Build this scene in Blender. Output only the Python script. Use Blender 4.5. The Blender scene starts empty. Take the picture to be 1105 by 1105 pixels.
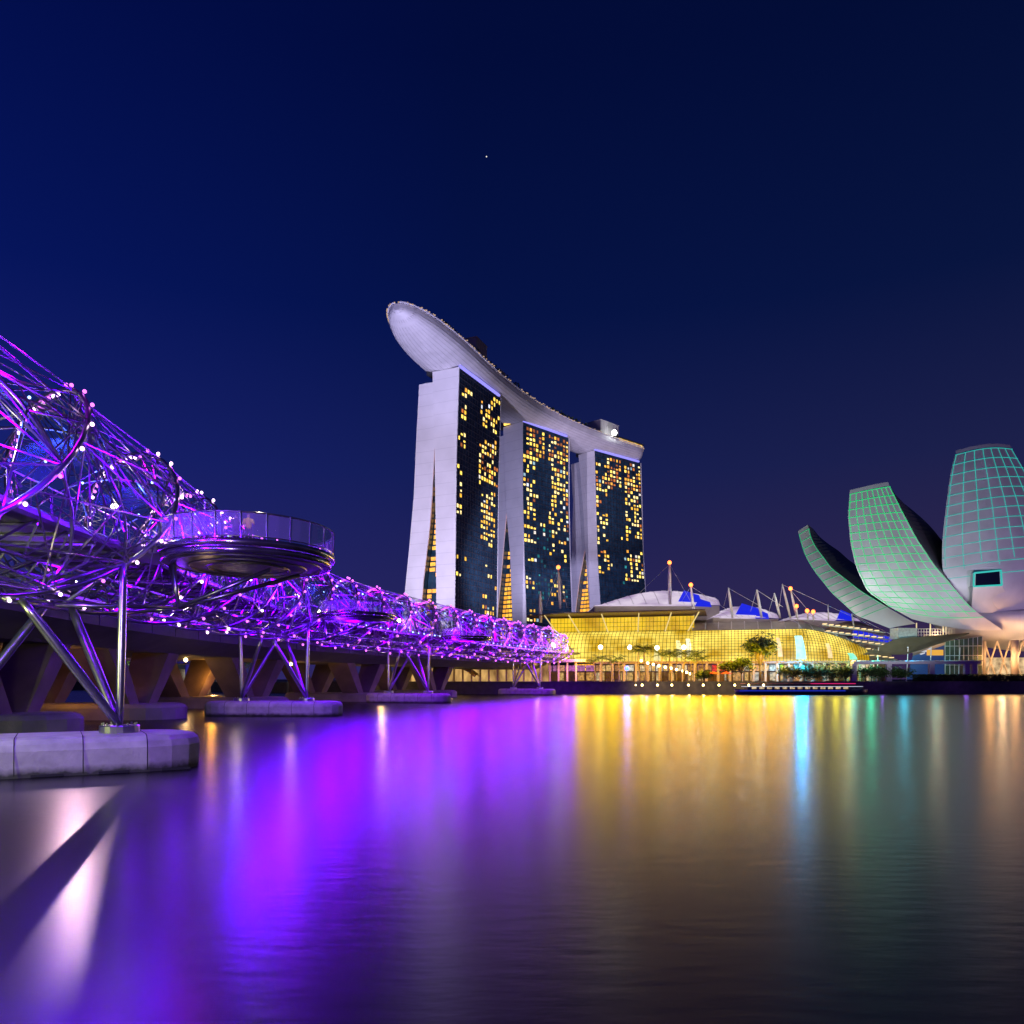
import bpy, bmesh, math, random
from mathutils import Vector, Matrix
R = random.Random(7)
PI = math.pi
V = Vector
rad = math.radians
SC = bpy.context.scene
COL = SC.collection

# ------------------------------------------------------------------ camera
F, CX, HY, HC = 850.0, 552.5, 733.0, 4.5
cam = bpy.data.cameras.new("camera"); camo = bpy.data.objects.new("camera", cam); COL.objects.link(camo)
camo.location = (0, 0, HC); camo.rotation_euler = (PI/2, 0, 0)
cam.sensor_width = 36; cam.lens = 36*F/1105; cam.shift_y = (HY-552.5)/1105
cam.clip_start = .5; cam.clip_end = 20000
SC.camera = camo
def P(px, py, D): return V(((px-CX)/F*D, D, HC-(py-HY)/F*D))
def G(px, D, z=0): return V(((px-CX)/F*D, D, z))

# ------------------------------------------------------------------ world: clear sky after dusk
w = bpy.data.worlds.new("World"); SC.world = w; w.use_nodes = True
nt = w.node_tree; nt.nodes.clear()
N = nt.nodes.new; L = nt.links.new
out = N('ShaderNodeOutputWorld'); bg = N('ShaderNodeBackground'); tc = N('ShaderNodeTexCoord')
sep = N('ShaderNodeSeparateXYZ'); L(tc.outputs['Generated'], sep.inputs[0])
ra = N('ShaderNodeValToRGB'); L(sep.outputs['Z'], ra.inputs[0])
e = ra.color_ramp.elements
e[0].position = 0.0; e[0].color = (.024, .018, .090, 1)
e[1].position = 1.0; e[1].color = (.0005, .0022, .026, 1)
for p, c in ((.10, (.0165, .0165, .098)), (.25, (.0065, .0120, .090)), (.42, (.0014, .0062, .064)), (.62, (.0005, .0036, .044))):
    k = e.new(p); k.color = (*c, 1)
sky = N('ShaderNodeTexSky'); sky.sky_type = 'NISHITA'; sky.sun_disc = False
sky.sun_elevation = rad(-5); sky.sun_rotation = rad(60)
mm = N('ShaderNodeVectorMath'); mm.operation = 'SCALE'; mm.inputs['Scale'].default_value = .02
L(sky.outputs[0], mm.inputs[0])
# city glow is a little warmer to the east (right)
mr = N('ShaderNodeMapRange'); mr.inputs[1].default_value = -.1; mr.inputs[2].default_value = .6; mr.inputs[3].default_value = .0; mr.inputs[4].default_value = 1.0
L(sep.outputs['X'], mr.inputs[0])
gl = N('ShaderNodeMix'); gl.data_type = 'RGBA'; gl.blend_type = 'MULTIPLY'
gl.inputs[7].default_value = (1.75, 1.15, .72, 1)
L(mr.outputs[0], gl.inputs[0]); L(ra.outputs[0], gl.inputs[6])
ad = N('ShaderNodeVectorMath'); ad.operation = 'ADD'
ml_ = N('ShaderNodeMapRange'); ml_.inputs[1].default_value = -.05; ml_.inputs[2].default_value = -.6; ml_.inputs[3].default_value = 0; ml_.inputs[4].default_value = 1
L(sep.outputs['X'], ml_.inputs[0])
g2 = N('ShaderNodeMix'); g2.data_type = 'RGBA'; g2.blend_type = 'MULTIPLY'; g2.inputs[7].default_value = (1.3, 1.2, 1.75, 1)
L(ml_.outputs[0], g2.inputs[0]); L(gl.outputs[2], g2.inputs[6]); L(g2.outputs[2], ad.inputs[0]); L(mm.outputs[0], ad.inputs[1])
L(ad.outputs[0], bg.inputs[0]); bg.inputs[1].default_value = 1.0
L(bg.outputs[0], out.inputs[0])
SC.view_settings.view_transform = 'Standard'; SC.view_settings.look = 'None'
SC.view_settings.exposure = 0; SC.view_settings.gamma = 1
SC.cycles.max_bounces = 5; SC.cycles.diffuse_bounces = 2; SC.cycles.glossy_bounces = 3
SC.cycles.transparent_max_bounces = 24; SC.cycles.use_light_tree = True
SC.cycles.sample_clamp_indirect = 3; SC.cycles.sample_clamp_direct = 0
SC.cycles.use_denoising = True

# ------------------------------------------------------------------ helpers
class MB:
    def __init__(s): s.v = []; s.f = []; s.mi = []; s.cur = 0
    def face(s, pts):
        n = len(s.v); s.v += [V(p) for p in pts]; s.f.append(tuple(range(n, n+len(pts)))); s.mi.append(s.cur)
    def add(s, vs, fs):
        n = len(s.v); s.v += [V(p) for p in vs]
        for f in fs: s.f.append(tuple(i+n for i in f)); s.mi.append(s.cur)
    def hexa(s, a, b):   # a,b: four points each, bottom loop and top loop
        s.add(list(a)+list(b), [(3,2,1,0),(4,5,6,7),(0,1,5,4),(1,2,6,5),(2,3,7,6),(3,0,4,7)]); return s
    def box(s, c, d, rz=0):
        c = V(c); m = Matrix.Rotation(rz, 3, 'Z'); x, y, z = d[0]/2, d[1]/2, d[2]/2
        q = [c+m@V(p) for p in ((-x,-y,-z),(x,-y,-z),(x,y,-z),(-x,y,-z),(-x,-y,z),(x,-y,z),(x,y,z),(-x,y,z))]
        s.hexa(q[:4], q[4:]); return s
    def bar(s, p, q, wd, hg, up=V((0,0,1))):
        p, q = V(p), V(q); t = (q-p).normalized(); r = t.cross(up)
        if r.length < 1e-4: r = V((1,0,0))
        r.normalize(); u = r.cross(t)
        A = [p-r*wd/2-u*hg/2, p+r*wd/2-u*hg/2, p+r*wd/2+u*hg/2, p-r*wd/2+u*hg/2]
        B = [a+(q-p) for a in A]
        s.add(A+B, [(0,1,2,3),(7,6,5,4),(0,4,5,1),(1,5,6,2),(2,6,7,3),(3,7,4,0)]); return s
    def tube(s, pts, r, n=6, cap=True, closed=False):
        pts = [V(p) for p in pts]; K = len(pts); vs = []; fs = []; ref = None
        for i, p in enumerate(pts):
            a = pts[i-1] if (i or closed) else p; b = pts[(i+1) % K] if (i < K-1 or closed) else p
            t = (b-a).normalized()
            if ref is None:
                ref = V((0,0,1)) if abs(t.z) < .9 else V((1,0,0))
            x = (ref - t*ref.dot(t)).normalized(); y = t.cross(x); ref = x
            rr = r[i] if isinstance(r, (list, tuple)) else r
            vs += [p+(x*math.cos(2*PI*k/n)+y*math.sin(2*PI*k/n))*rr for k in range(n)]
        for i in range(K if closed else K-1):
            j = (i+1) % K
            for k in range(n):
                l = (k+1) % n; fs.append((i*n+k, i*n+l, j*n+l, j*n+k))
        if cap and not closed:
            fs.append(tuple(range(n))[::-1]); fs.append(tuple((K-1)*n+k for k in range(n)))
        s.add(vs, fs); return s
    def lathe(s, prof, c=(0,0,0), n=16, sx=1, sy=1):
        c = V(c); vs = []; fs = []
        for r, z in prof: vs += [c+V((r*math.cos(2*PI*k/n)*sx, r*math.sin(2*PI*k/n)*sy, z)) for k in range(n)]
        for i in range(len(prof)-1):
            for k in range(n):
                l = (k+1) % n; fs.append((i*n+k, i*n+l, (i+1)*n+l, (i+1)*n+k))
        fs.append(tuple(range(n))[::-1]); fs.append(tuple((len(prof)-1)*n+k for k in range(n)))
        s.add(vs, fs); return s
    def ball(s, c, r, n=8, m=5):
        return s.lathe([(r*math.sin(PI*max(.02, min(.98, i/m))), -r*math.cos(PI*i/m)) for i in range(m+1)], c, n)
    def sheet(s, rows):
        n = len(rows[0]); vs = [p for r in rows for p in r]
        s.add(vs, [(i*n+j, i*n+j+1, (i+1)*n+j+1, (i+1)*n+j) for i in range(len(rows)-1) for j in range(n-1)]); return s
    def loft(s, secs, cap=True):
        n = len(secs[0]); vs = [p for r in secs for p in r]
        fs = [(i*n+j, i*n+(j+1) % n, (i+1)*n+(j+1) % n, (i+1)*n+j) for i in range(len(secs)-1) for j in range(n)]
        if cap: fs += [tuple(range(n))[::-1], tuple((len(secs)-1)*n+k for k in range(n))]
        s.add(vs, fs); return s
    def prism(s, poly, z0, z1):
        n = len(poly); vs = [V((p[0],p[1],z0)) for p in poly]+[V((p[0],p[1],z1)) for p in poly]
        s.add(vs, [tuple(range(n))[::-1], tuple(range(n, 2*n))]+[(i, (i+1) % n, (i+1) % n+n, i+n) for i in range(n)]); return s
    def build(s, name, m, parent=None, smooth=False, loc=None):
        me = bpy.data.meshes.new(name)
        o = bpy.data.objects.new(name, me)
        org = ORG.get(parent.name, V((0,0,0))) if parent else (V(loc) if loc is not None else V((0,0,0)))
        me.from_pydata([tuple(p-org) for p in s.v], [], s.f)
        for mt in (m if isinstance(m, (list, tuple)) else [m]): me.materials.append(mt)
        me.polygons.foreach_set('material_index', s.mi)
        if smooth: me.polygons.foreach_set('use_smooth', [True]*len(s.f))
        me.validate(); me.update()
        COL.objects.link(o); ORG[o.name] = org
        if parent: o.parent = parent
        else: o.location = org
        return o
ORG = {}
def tag(o, label=None, cat=None, group=None, kind=None):
    for k, x in (('label', label), ('category', cat), ('group', group), ('kind', kind)):
        if x: o[k] = x
    return o
def thing(name, loc, label, cat, group=None):
    o = bpy.data.objects.new(name, None); o.empty_display_size = .5; COL.objects.link(o)
    o.location = loc; ORG[o.name] = V(loc); return tag(o, label, cat, group)
def copy_tree(root, loc, label, group=None, rz=0, sc=1.0):
    def cp(o, par):
        c = o.copy(); COL.objects.link(c); ORG[c.name] = ORG.get(o.name, V((0,0,0)))
        if par: c.parent = par
        for ch in list(o.children): cp(ch, c)
        return c
    r = cp(root, None); r.location = loc; r.rotation_euler = (0,0,rz); r.scale = (sc,)*3
    r['label'] = label
    if group: r['group'] = group
    return r
def catmull(pts, n):
    pts = [V(p) for p in pts]; q = [pts[0]*2-pts[1]]+pts+[pts[-1]*2-pts[-2]]; o = []
    for i in range(1, len(q)-2):
        for k in range(n):
            t = k/n; a, b, c, d = q[i-1:i+3]
            o.append(.5*((2*b)+(c-a)*t+(2*a-5*b+4*c-d)*t*t+(3*b-a-3*c+d)*t**3))
    return o+[pts[-1]]

def pieces(name, mbs, mats, parent, limit=96, smooth=False, label=None):
    """each piece its own part; past the limit the rest is one part"""
    for i, b in enumerate(mbs[:limit]):
        b.build(name, mats[i % len(mats)] if not hasattr(b, 'm') else b.m, parent, smooth)
    if len(mbs) > limit:
        al = []
        for b in mbs[limit:]:
            mm_ = b.m if hasattr(b, 'm') else mats[0]
            if mm_ not in al: al.append(mm_)
        q = MB()
        for b in mbs[limit:]:
            q.cur = al.index(b.m) if hasattr(b, 'm') else 0; q.add(b.v, b.f)
        tag(q.build(name, al, parent, smooth), label, kind='stuff')

MATS = {}
def mat(name, c, rough=.6, metal=0, em=None, es=0, var=.0, vs=1.0, bump=0, bs=20, alpha=1, spec=.5, samp=True, coat=0):
    m = bpy.data.materials.new(name); m.use_nodes = True; nt = m.node_tree; b = nt.nodes['Principled BSDF']
    b.inputs['Base Color'].default_value = (*c, 1); b.inputs['Roughness'].default_value = rough
    b.inputs['Metallic'].default_value = metal; b.inputs['Specular IOR Level'].default_value = spec
    b.inputs['Alpha'].default_value = alpha
    if em: b.inputs['Emission Color'].default_value = (*em, 1); b.inputs['Emission Strength'].default_value = es
    if var or bump: tcn = nt.nodes.new('ShaderNodeTexCoord')
    if var:
        n = nt.nodes.new('ShaderNodeTexNoise'); n.inputs['Scale'].default_value = vs; n.inputs['Detail'].default_value = 5
        nt.links.new(tcn.outputs['Object'], n.inputs['Vector'])
        r = nt.nodes.new('ShaderNodeValToRGB'); r.color_ramp.elements[0].position = .3; r.color_ramp.elements[1].position = .7
        r.color_ramp.elements[0].color = tuple(x*(1-var) for x in c)+(1,); r.color_ramp.elements[1].color = tuple(min(1, x*(1+var)) for x in c)+(1,)
        nt.links.new(n.outputs['Fac'], r.inputs[0]); nt.links.new(r.outputs[0], b.inputs['Base Color'])
    if bump:
        n2 = nt.nodes.new('ShaderNodeTexNoise'); n2.inputs['Scale'].default_value = bs; n2.inputs['Detail'].default_value = 4
        nt.links.new(tcn.outputs['Object'], n2.inputs['Vector'])
        bp = nt.nodes.new('ShaderNodeBump'); bp.inputs['Strength'].default_value = bump; bp.inputs['Distance'].default_value = .05
        nt.links.new(n2.outputs['Fac'], bp.inputs['Height']); nt.links.new(bp.outputs[0], b.inputs['Normal'])
    if em and not samp: m.cycles.emission_sampling = 'NONE'
    MATS[name] = m; return m
def glow(name, c, s, samp=False): return mat(name, (.02,.02,.02), .5, em=c, es=s, samp=samp)
def glow_var(name, c1, c2, s, scale, samp=True, stretch=(1,1,1), lo=.35, hi=.65):
    """a surface (glass, wall or fabric) with light put into its emission, whose brightness differs from bay to bay"""
    m = mat(name, (.02,.02,.02), .5, em=c1, es=s, samp=samp); nt = m.node_tree; b = nt.nodes['Principled BSDF']
    t = nt.nodes.new('ShaderNodeTexCoord'); mp = nt.nodes.new('ShaderNodeMapping'); mp.inputs['Scale'].default_value = stretch
    n = nt.nodes.new('ShaderNodeTexNoise'); n.inputs['Scale'].default_value = scale; n.inputs['Detail'].default_value = 3
    r = nt.nodes.new('ShaderNodeValToRGB'); r.color_ramp.elements[0].position = lo; r.color_ramp.elements[1].position = hi
    r.color_ramp.elements[0].color = (*c1, 1); r.color_ramp.elements[1].color = (*c2, 1)
    nt.links.new(t.outputs['Object'], mp.inputs[0]); nt.links.new(mp.outputs[0], n.inputs['Vector'])
    nt.links.new(n.outputs['Fac'], r.inputs[0]); nt.links.new(r.outputs[0], b.inputs['Emission Color'])
    return m

def lamp(kind, loc, power, color, radius=.3, target=None, angle=60, blend=.6, name='light'):
    l = bpy.data.lights.new(name, kind); l.energy = power; l.color = color
    l.shadow_soft_size = radius
    o = bpy.data.objects.new(name, l); o.location = loc; COL.objects.link(o)
    if kind == 'SPOT':
        l.spot_size = rad(angle); l.spot_blend = blend
    if target is not None: o.rotation_euler = (V(target)-V(loc)).to_track_quat('-Z', 'Y').to_euler()
    return o

PURPLE = (.42, .02, 1.0); MAG = (.62, .05, 1.0)
steel = mat('brushed_steel', (.42,.42,.44), .28, .95, var=.12, vs=3)
steel_dk = mat('dark_steel', (.16,.15,.17), .4, .7, var=.2, vs=2)
conc = mat('concrete', (.36,.34,.32), .85, var=.2, vs=1.6, bump=.4, bs=9)
conc_cap = mat('pile_cap_concrete', (.42,.40,.36), .88, var=.22, vs=1.1, bump=.5, bs=7)
def tide(m, z0, z1):
    nt = m.node_tree; b = nt.nodes['Principled BSDF']; src = b.inputs['Base Color'].links[0].from_socket
    tc_ = nt.nodes.new('ShaderNodeTexCoord'); sp = nt.nodes.new('ShaderNodeSeparateXYZ'); nt.links.new(tc_.outputs['Object'], sp.inputs[0])
    n_ = nt.nodes.new('ShaderNodeTexNoise'); n_.inputs['Scale'].default_value = 2.2; n_.inputs['Detail'].default_value = 6; nt.links.new(tc_.outputs['Object'], n_.inputs['Vector'])
    ma = nt.nodes.new('ShaderNodeMath'); ma.operation = 'MULTIPLY_ADD'; ma.inputs[1].default_value = -.5; nt.links.new(n_.outputs['Fac'], ma.inputs[0]); nt.links.new(sp.outputs['Z'], ma.inputs[2])
    mr_ = nt.nodes.new('ShaderNodeMapRange'); mr_.inputs[1].default_value = z0; mr_.inputs[2].default_value = z1; nt.links.new(ma.outputs[0], mr_.inputs[0])
    mx = nt.nodes.new('ShaderNodeMix'); mx.data_type = 'RGBA'; mx.inputs[6].default_value = (.05,.055,.035,1)
    nt.links.new(mr_.outputs[0], mx.inputs[0]); nt.links.new(src, mx.inputs[7]); nt.links.new(mx.outputs[2], b.inputs['Base Color'])
tide(conc_cap, -.12, .25)
conc_dk = mat('weathered_concrete', (.20,.18,.17), .9, var=.3, vs=.25, bump=.5, bs=4)
conc_deck = mat('deck_concrete', (.13,.12,.115), .85, var=.2, vs=.3, bump=.3, bs=3)
white = mat('white_cladding', (.74,.72,.74), .55, var=.05, vs=.08)
hullm = mat('pale_metal_cladding', (.62,.60,.63), .62, .1, var=.1, vs=.12)
wallm = mat('white_painted_wall', (.80,.78,.79), .6, var=.07, vs=.09)
def joints(m, per, dark_):
    nt = m.node_tree; b = nt.nodes['Principled BSDF']; src = b.inputs['Base Color'].links[0].from_socket
    t_ = nt.nodes.new('ShaderNodeTexCoord'); sp = nt.nodes.new('ShaderNodeSeparateXYZ'); nt.links.new(t_.outputs['Object'], sp.inputs[0])
    a = nt.nodes.new('ShaderNodeMath'); a.operation = 'DIVIDE'; a.inputs[1].default_value = per; nt.links.new(sp.outputs['Z'], a.inputs[0])
    f = nt.nodes.new('ShaderNodeMath'); f.operation = 'FRACT'; nt.links.new(a.outputs[0], f.inputs[0])
    l_ = nt.nodes.new('ShaderNodeMath'); l_.operation = 'LESS_THAN'; l_.inputs[1].default_value = .05; nt.links.new(f.outputs[0], l_.inputs[0])
    mx = nt.nodes.new('ShaderNodeMix'); mx.data_type = 'RGBA'; mx.blend_type = 'MULTIPLY'; mx.inputs[7].default_value = (dark_,)*3+(1,)
    nt.links.new(l_.outputs[0], mx.inputs[0]); nt.links.new(src, mx.inputs[6]); nt.links.new(mx.outputs[2], b.inputs['Base Color'])
joints(wallm, 7.0, .86)
dglass = mat('dark_tinted_glass', (.02,.055,.085), .12, 0, var=.5, vs=.2, spec=.8)
dark = mat('dark_paint', (.03,.03,.035), .6)
black = mat('black_rubber', (.012,.012,.012), .8)
stone = mat('promenade_stone', (.07,.065,.07), .75, var=.25, vs=.6, bump=.3, bs=2)
leaf = mat('foliage', (.05,.085,.025), .6, var=.5, vs=.7)
leaf2 = mat('palm_foliage', (.06,.09,.025), .5, var=.4, vs=1.2)
bark = mat('bark', (.13,.10,.07), .9, var=.3, vs=3)
glassr = mat('clear_rail_glass', (.60,.52,.75), .08, 0, alpha=.34, spec=.8)
canopy_m = mat('canopy_glass', (.10,.18,.55), .75, .0, alpha=.45, var=.4, vs=2)
m_lampm = glow('magenta_lamp', (.80,.16,1.0), 2.6)
m_lampc = glow('magenta_lamp_core', (.95,.55,1.0), 6)
m_lampf = glow('magenta_lamp_far', (.78,.14,1.0), 2.6)
m_lampb = glow('blue_lamp', (.25,.42,1.0), 7)
m_lampw = glow('warm_white_lamp', (1.0,.86,.66), 14)
m_lampr = glow('red_lamp', (1.0,.16,.03), 6)
m_lampy = glow('amber_lamp', (1.0,.72,.25), 14)
m_lampbl = glow('deep_blue_lamp', (.03,.08,1.0), 8)

# ------------------------------------------------------------------ water, land
def water_mat():
    m = bpy.data.materials.new('bay_water'); m.use_nodes = True; nt = m.node_tree; b = nt.nodes['Principled BSDF']
    b.inputs['Base Color'].default_value = (.006,.005,.008,1); b.inputs['Roughness'].default_value = .26
    b.inputs['IOR'].default_value = 1.33; b.inputs['Specular IOR Level'].default_value = .6
    t = nt.nodes.new('ShaderNodeTexCoord')
    last = None
    for sx, sy, sc_, st, dist in ((.35, 1.0, 2.2, .32, .022), (.10, .30, .5, .15, .015)):
        mp = nt.nodes.new('ShaderNodeMapping'); mp.inputs['Scale'].default_value = (sx, sy, 1); mp.inputs['Rotation'].default_value = (0,0,.12)
        n = nt.nodes.new('ShaderNodeTexNoise'); n.inputs['Scale'].default_value = sc_; n.inputs['Detail'].default_value = 3
        bp = nt.nodes.new('ShaderNodeBump'); bp.inputs['Strength'].default_value = st; bp.inputs['Distance'].default_value = dist
        nt.links.new(t.outputs['Object'], mp.inputs[0]); nt.links.new(mp.outputs[0], n.inputs['Vector'])
        nt.links.new(n.outputs['Fac'], bp.inputs['Height'])
        if last: nt.links.new(last.outputs[0], bp.inputs['Normal'])
        last = bp
    nt.links.new(last.outputs[0], b.inputs['Normal'])
    return m
m = MB(); m.face([(-900,-200,0),(900,-200,0),(900,420,0),(-900,420,0)])
tag(m.build('water', water_mat()), kind='structure')
land_poly = [(-3500,330),(-150,330),(-75,262),(-68,240),(900,240),(900,239.9),(3500,239.9),(3500,6000),(-3500,6000)]
m = MB(); m.prism(land_poly, -2, 3.5); tag(m.build('ground', stone), kind='structure')
m = MB(); m.prism([(-67.8,239.6),(420,239.6),(420,243),(-67.8,243)], 3.504, 3.85)
m.build('promenade_kerb', stone); tag(bpy.data.objects['promenade_kerb'], kind='structure')
# ------------------------------------------------------------------ hotel towers
ZT = 191.0
def zpx(zx, zy): return (zx/3.6833+420, zy/3.6833+380)
def tower(idx, near, far, F_, RL, LR, LO, merge_y, rects, label, atr_gold_y, seed):
    rnd = random.Random(seed)
    Dn = (ZT-HC)*F/(HY-near[1]); Df = (ZT-HC)*F/(HY-far[1])
    C = V(((near[0]-CX)/F*Dn, Dn, 0)); E = V(((far[0]-CX)/F*Df, Df, 0))
    u = (E-C); Lg = u.length; u.normalize(); wv = V((-u.y, u.x, 0))
    def solve(px, py):
        k = (px-CX)/F; ww = (k*C.y-C.x)/(wv.x-k*wv.y); d = C.y+ww*wv.y
        return ww, HC+(HY-py)*d/F
    def prof(lst):
        q = sorted([solve(*p) for p in lst], key=lambda a: a[1])
        def f(z):
            if z <= q[0][1]:
                a, b = q[0], q[1]
            elif z >= q[-1][1]: return q[-1][0]
            else:
                for a, b in zip(q, q[1:]):
                    if a[1] <= z <= b[1]: break
            return a[0]+(b[0]-a[0])*(z-a[1])/(b[1]-a[1])
        return f
    fF, fR, fL, fO = prof(F_), prof(RL), prof(LR), prof(LO)
    zm = solve(RL[0][0], merge_y)[1]
    root = thing('hotel_tower', C+V((0,0,3.5)), label, 'hotel tower', 'three leaning hotel towers under the rooftop park')
    zs = [3.5+(ZT-3.5)*i/40 for i in range(41)]
    def PT(ww, uu, z): return C+wv*ww+u*uu+V((0,0,z))
    def slab(fa, fb, u0, u1, ztop):
        mb = MB(); secs = []
        for z in zs:
            z = min(z, ztop); secs.append([PT(fa(z), u0, z), PT(fb(z), u0, z), PT(fb(z), u1, z), PT(fa(z), u1, z)])
        return mb.loft(secs)
    slab(fF, fR, .8, Lg-.8, ZT).build('west_slab', dglass, root)
    slab(lambda z: (fL(z) if z < zm else fR(z))+.05, fO, 2.2, Lg-2.0, ZT-6).build('east_slab', dglass, root)
    for u0, u1 in ((0, .8), (Lg-.8, Lg)):
        slab(lambda z: fF(z)-.5, lambda z: fR(z)+.05, u0, u1, ZT+.4).build('end_wall', wallm, root)
    for u0, u1 in ((1.4, 2.2), (Lg-2.0, Lg-1.2)):
        slab(lambda z: (fL(z)-.3 if z < zm else fR(z)+.06), lambda z: fO(z)+.5, u0, u1, ZT-5.6).build('rear_end_wall', wallm, root)
    # curtain wall: floor edges and vertical fins standing on the glass
    mb = MB(); rows = 52; fh = (ZT-14)/rows
    for j in range(rows+1):
        z = 12+fh*j
        mb.bar(PT(fF(z)-.12, 1, z), PT(fF(z)-.12, Lg-1, z), .34, .28)
    mb.build('floor_edges', steel_dk, root)
    cols = max(12, round(Lg/3.7)); cw = (Lg-2)/cols
    mb = MB()
    for i in range(cols+1):
        uu = 1+cw*i
        mb.tube([PT(fF(z)-.25, uu, z) for z in zs[::4]], .13, 4)
    mb.build('facade_fins', dark, root)
    # windows
    wins = []
    for i in range(cols):
        for j in range(rows):
            u0 = 1+cw*i+.6; u1 = 1+cw*(i+1)-.6; z0 = 12+fh*j+.6; z1 = z0+fh-1.2
            c = PT(fF(z0), (u0+u1)/2, (z0+z1)/2)
            X = (CX+c.x/c.y*F-420)*3.6833; Y = (HY-(c.z-HC)/c.y*F-380)*3.6833
            best = 0.006; kd = 'y'; cut = 1.0
            for r in rects:
                if r[0] <= X <= r[2] and r[1] <= Y <= r[3] and r[4] > best: best = r[4]; kd = r[5] if len(r) > 5 else 'y'
            if rnd.random() < best*cut:
                g = {'y': rnd.choice('yyyyyo'), 'o': rnd.choice('ooyy'), 't': 't'}[kd]
                if rnd.random() < .05: g = 'w'
                top = z1 if rnd.random() < .75 else z0+(z1-z0)*rnd.uniform(.45, .8)
                e0 = rnd.choice((0, 0, .0, .8))
                q = [PT(fF(z0)-.18, u0+e0, z0), PT(fF(z0)-.18, u1, z0), PT(fF(top)-.18, u1, top), PT(fF(top)-.18, u0+e0, top)]
                wins.append((q, g))
    wins.sort(key=lambda a: (a[0][0].y))
    rnd2 = random.Random(seed+5)
    keep = wins[:96]; rest = wins[96:]
    for q, g in keep:
        mb = MB(); mb.face(q); mb.build('window', WM[g][rnd2.randrange(3)], root)
    if rest:
        mb = MB()
        ml = [WM[g][k] for g in 'yotw' for k in range(3)]
        for q, g in rest:
            mb.cur = 'yotw'.index(g)*3+rnd2.randrange(3); mb.face(q)
        tag(mb.build('window', ml, root), 'lit hotel room windows of the far side of the facade', kind='stuff')
    # atrium between the legs
    fi = lambda z: fR(z)+.02; fo = lambda z: (fL(z)-.35 if z < zm else fR(z)+.04)
    mb = MB(); secs = []
    zz = [3.5+(zm-3.6)*i/20 for i in range(21)]
    for z in zz: secs.append([PT(fi(z), 7, z), PT(fo(z), 7, z), PT(fo(z), Lg-7, z), PT(fi(z), Lg-7, z)])
    mb.loft(secs).build('atrium', dglass, root)
    zg = solve(RL[0][0], atr_gold_y)[1]
    aw = []; zf = 5.0
    while zf < zm-4:
        a, b = fi(zf), fo(zf)
        if b-a > .8:
            n = max(1, int((b-a)/3.2)); gold = zf < zg
            for k in range(n):
                if gold or rnd.random() < .6:
                    wa = a+(b-a)*(k+.06)/n; wb = a+(b-a)*(k+.94)/n
                    mb = MB(); aw.append(mb)
                    mb.m = (WM['y'][2], GOLDW)[rnd.randrange(2)] if gold else (WM['o'][1] if rnd.random() < .75 else WM['y'][2])
                    mb.face([PT(wa, 6.85, zf), PT(wb, 6.85, zf), PT(wb, 6.85, zf+2.3), PT(wa, 6.85, zf+2.3)])
        zf += 3.3
    pieces('atrium_window', aw[::-1], None, root, 96)
    # red glowing strip of the inner face of the west leg
    ib = []; zf = 8
    while zf < zm-2:
        if rnd.random() < .8:
            mb = MB(); ib.append(mb); mb.m = WM['o'][0]; mb.face([PT(fR(zf)+.1, 1.6, zf), PT(fR(zf)+.1, 6.4, zf), PT(fR(zf+2.3)+.1, 6.4, zf+2.3), PT(fR(zf+2.3)+.1, 1.6, zf+2.3)])
        zf += 3.3
    pieces('inner_balcony', ib, None, root)
    # recessed roof collar and the lilac strip light under the rooftop park
    mb = MB(); mb.hexa([PT(3, 3, ZT), PT(fR(ZT)+6, 3, ZT), PT(fR(ZT)+6, Lg-3, ZT), PT(3, Lg-3, ZT)], [PT(3, 3, ZT+5), PT(fR(ZT)+6, 3, ZT+5), PT(fR(ZT)+6, Lg-3, ZT+5), PT(3, Lg-3, ZT+5)])
    mb.build('roof_collar', dark, root)
    mb = MB(); mb.bar(PT(-.3, 1, ZT+.9), PT(-.3, Lg-3, ZT+.9), 1.4, 1.2); mb.build('strip_light', LILAC, root)
    return dict(C=C, u=u, w=wv, L=Lg, PT=PT, root=root, fR=fR)
_glow = globals()['glow']
def glow(name, c, s_, samp=False):
    return glow_var(name, tuple(x*.4 for x in c), c, s_*1.5, .6, samp, (1,1,1), .28, .52) if name.startswith('lit_window') else _glow(name, c, s_, samp)
WM = {'y': [glow('lit_window_yellow', (1,.64,.10), 1.5), glow('lit_window_pale', (1,.76,.30), 1.3), glow('lit_window_gold', (1,.52,.05), 1.0)],
      'o': [glow('lit_window_orange', (1,.27,.05), .55), glow('lit_window_amber', (1,.42,.05), 1.1), glow('lit_window_rust', (.8,.22,.05), .35)],
      't': [glow('lit_window_teal', (.02,.32,.38), .35), glow('lit_window_cyan', (.05,.5,.55), .5), glow('lit_window_dim', (.02,.2,.28), .3)],
      'w': [glow('lit_window_white', (.8,.85,1), .9), glow('lit_window_cool', (.5,.8,1), .5), glow('lit_window_soft', (1,.9,.8), .8)]}
GOLDW = glow('gold_lit_glass', (1,.42,.03), 1.15)
LILAC = glow('lilac_strip', (.30,.27,1.0), 1.25, samp=True)
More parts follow.
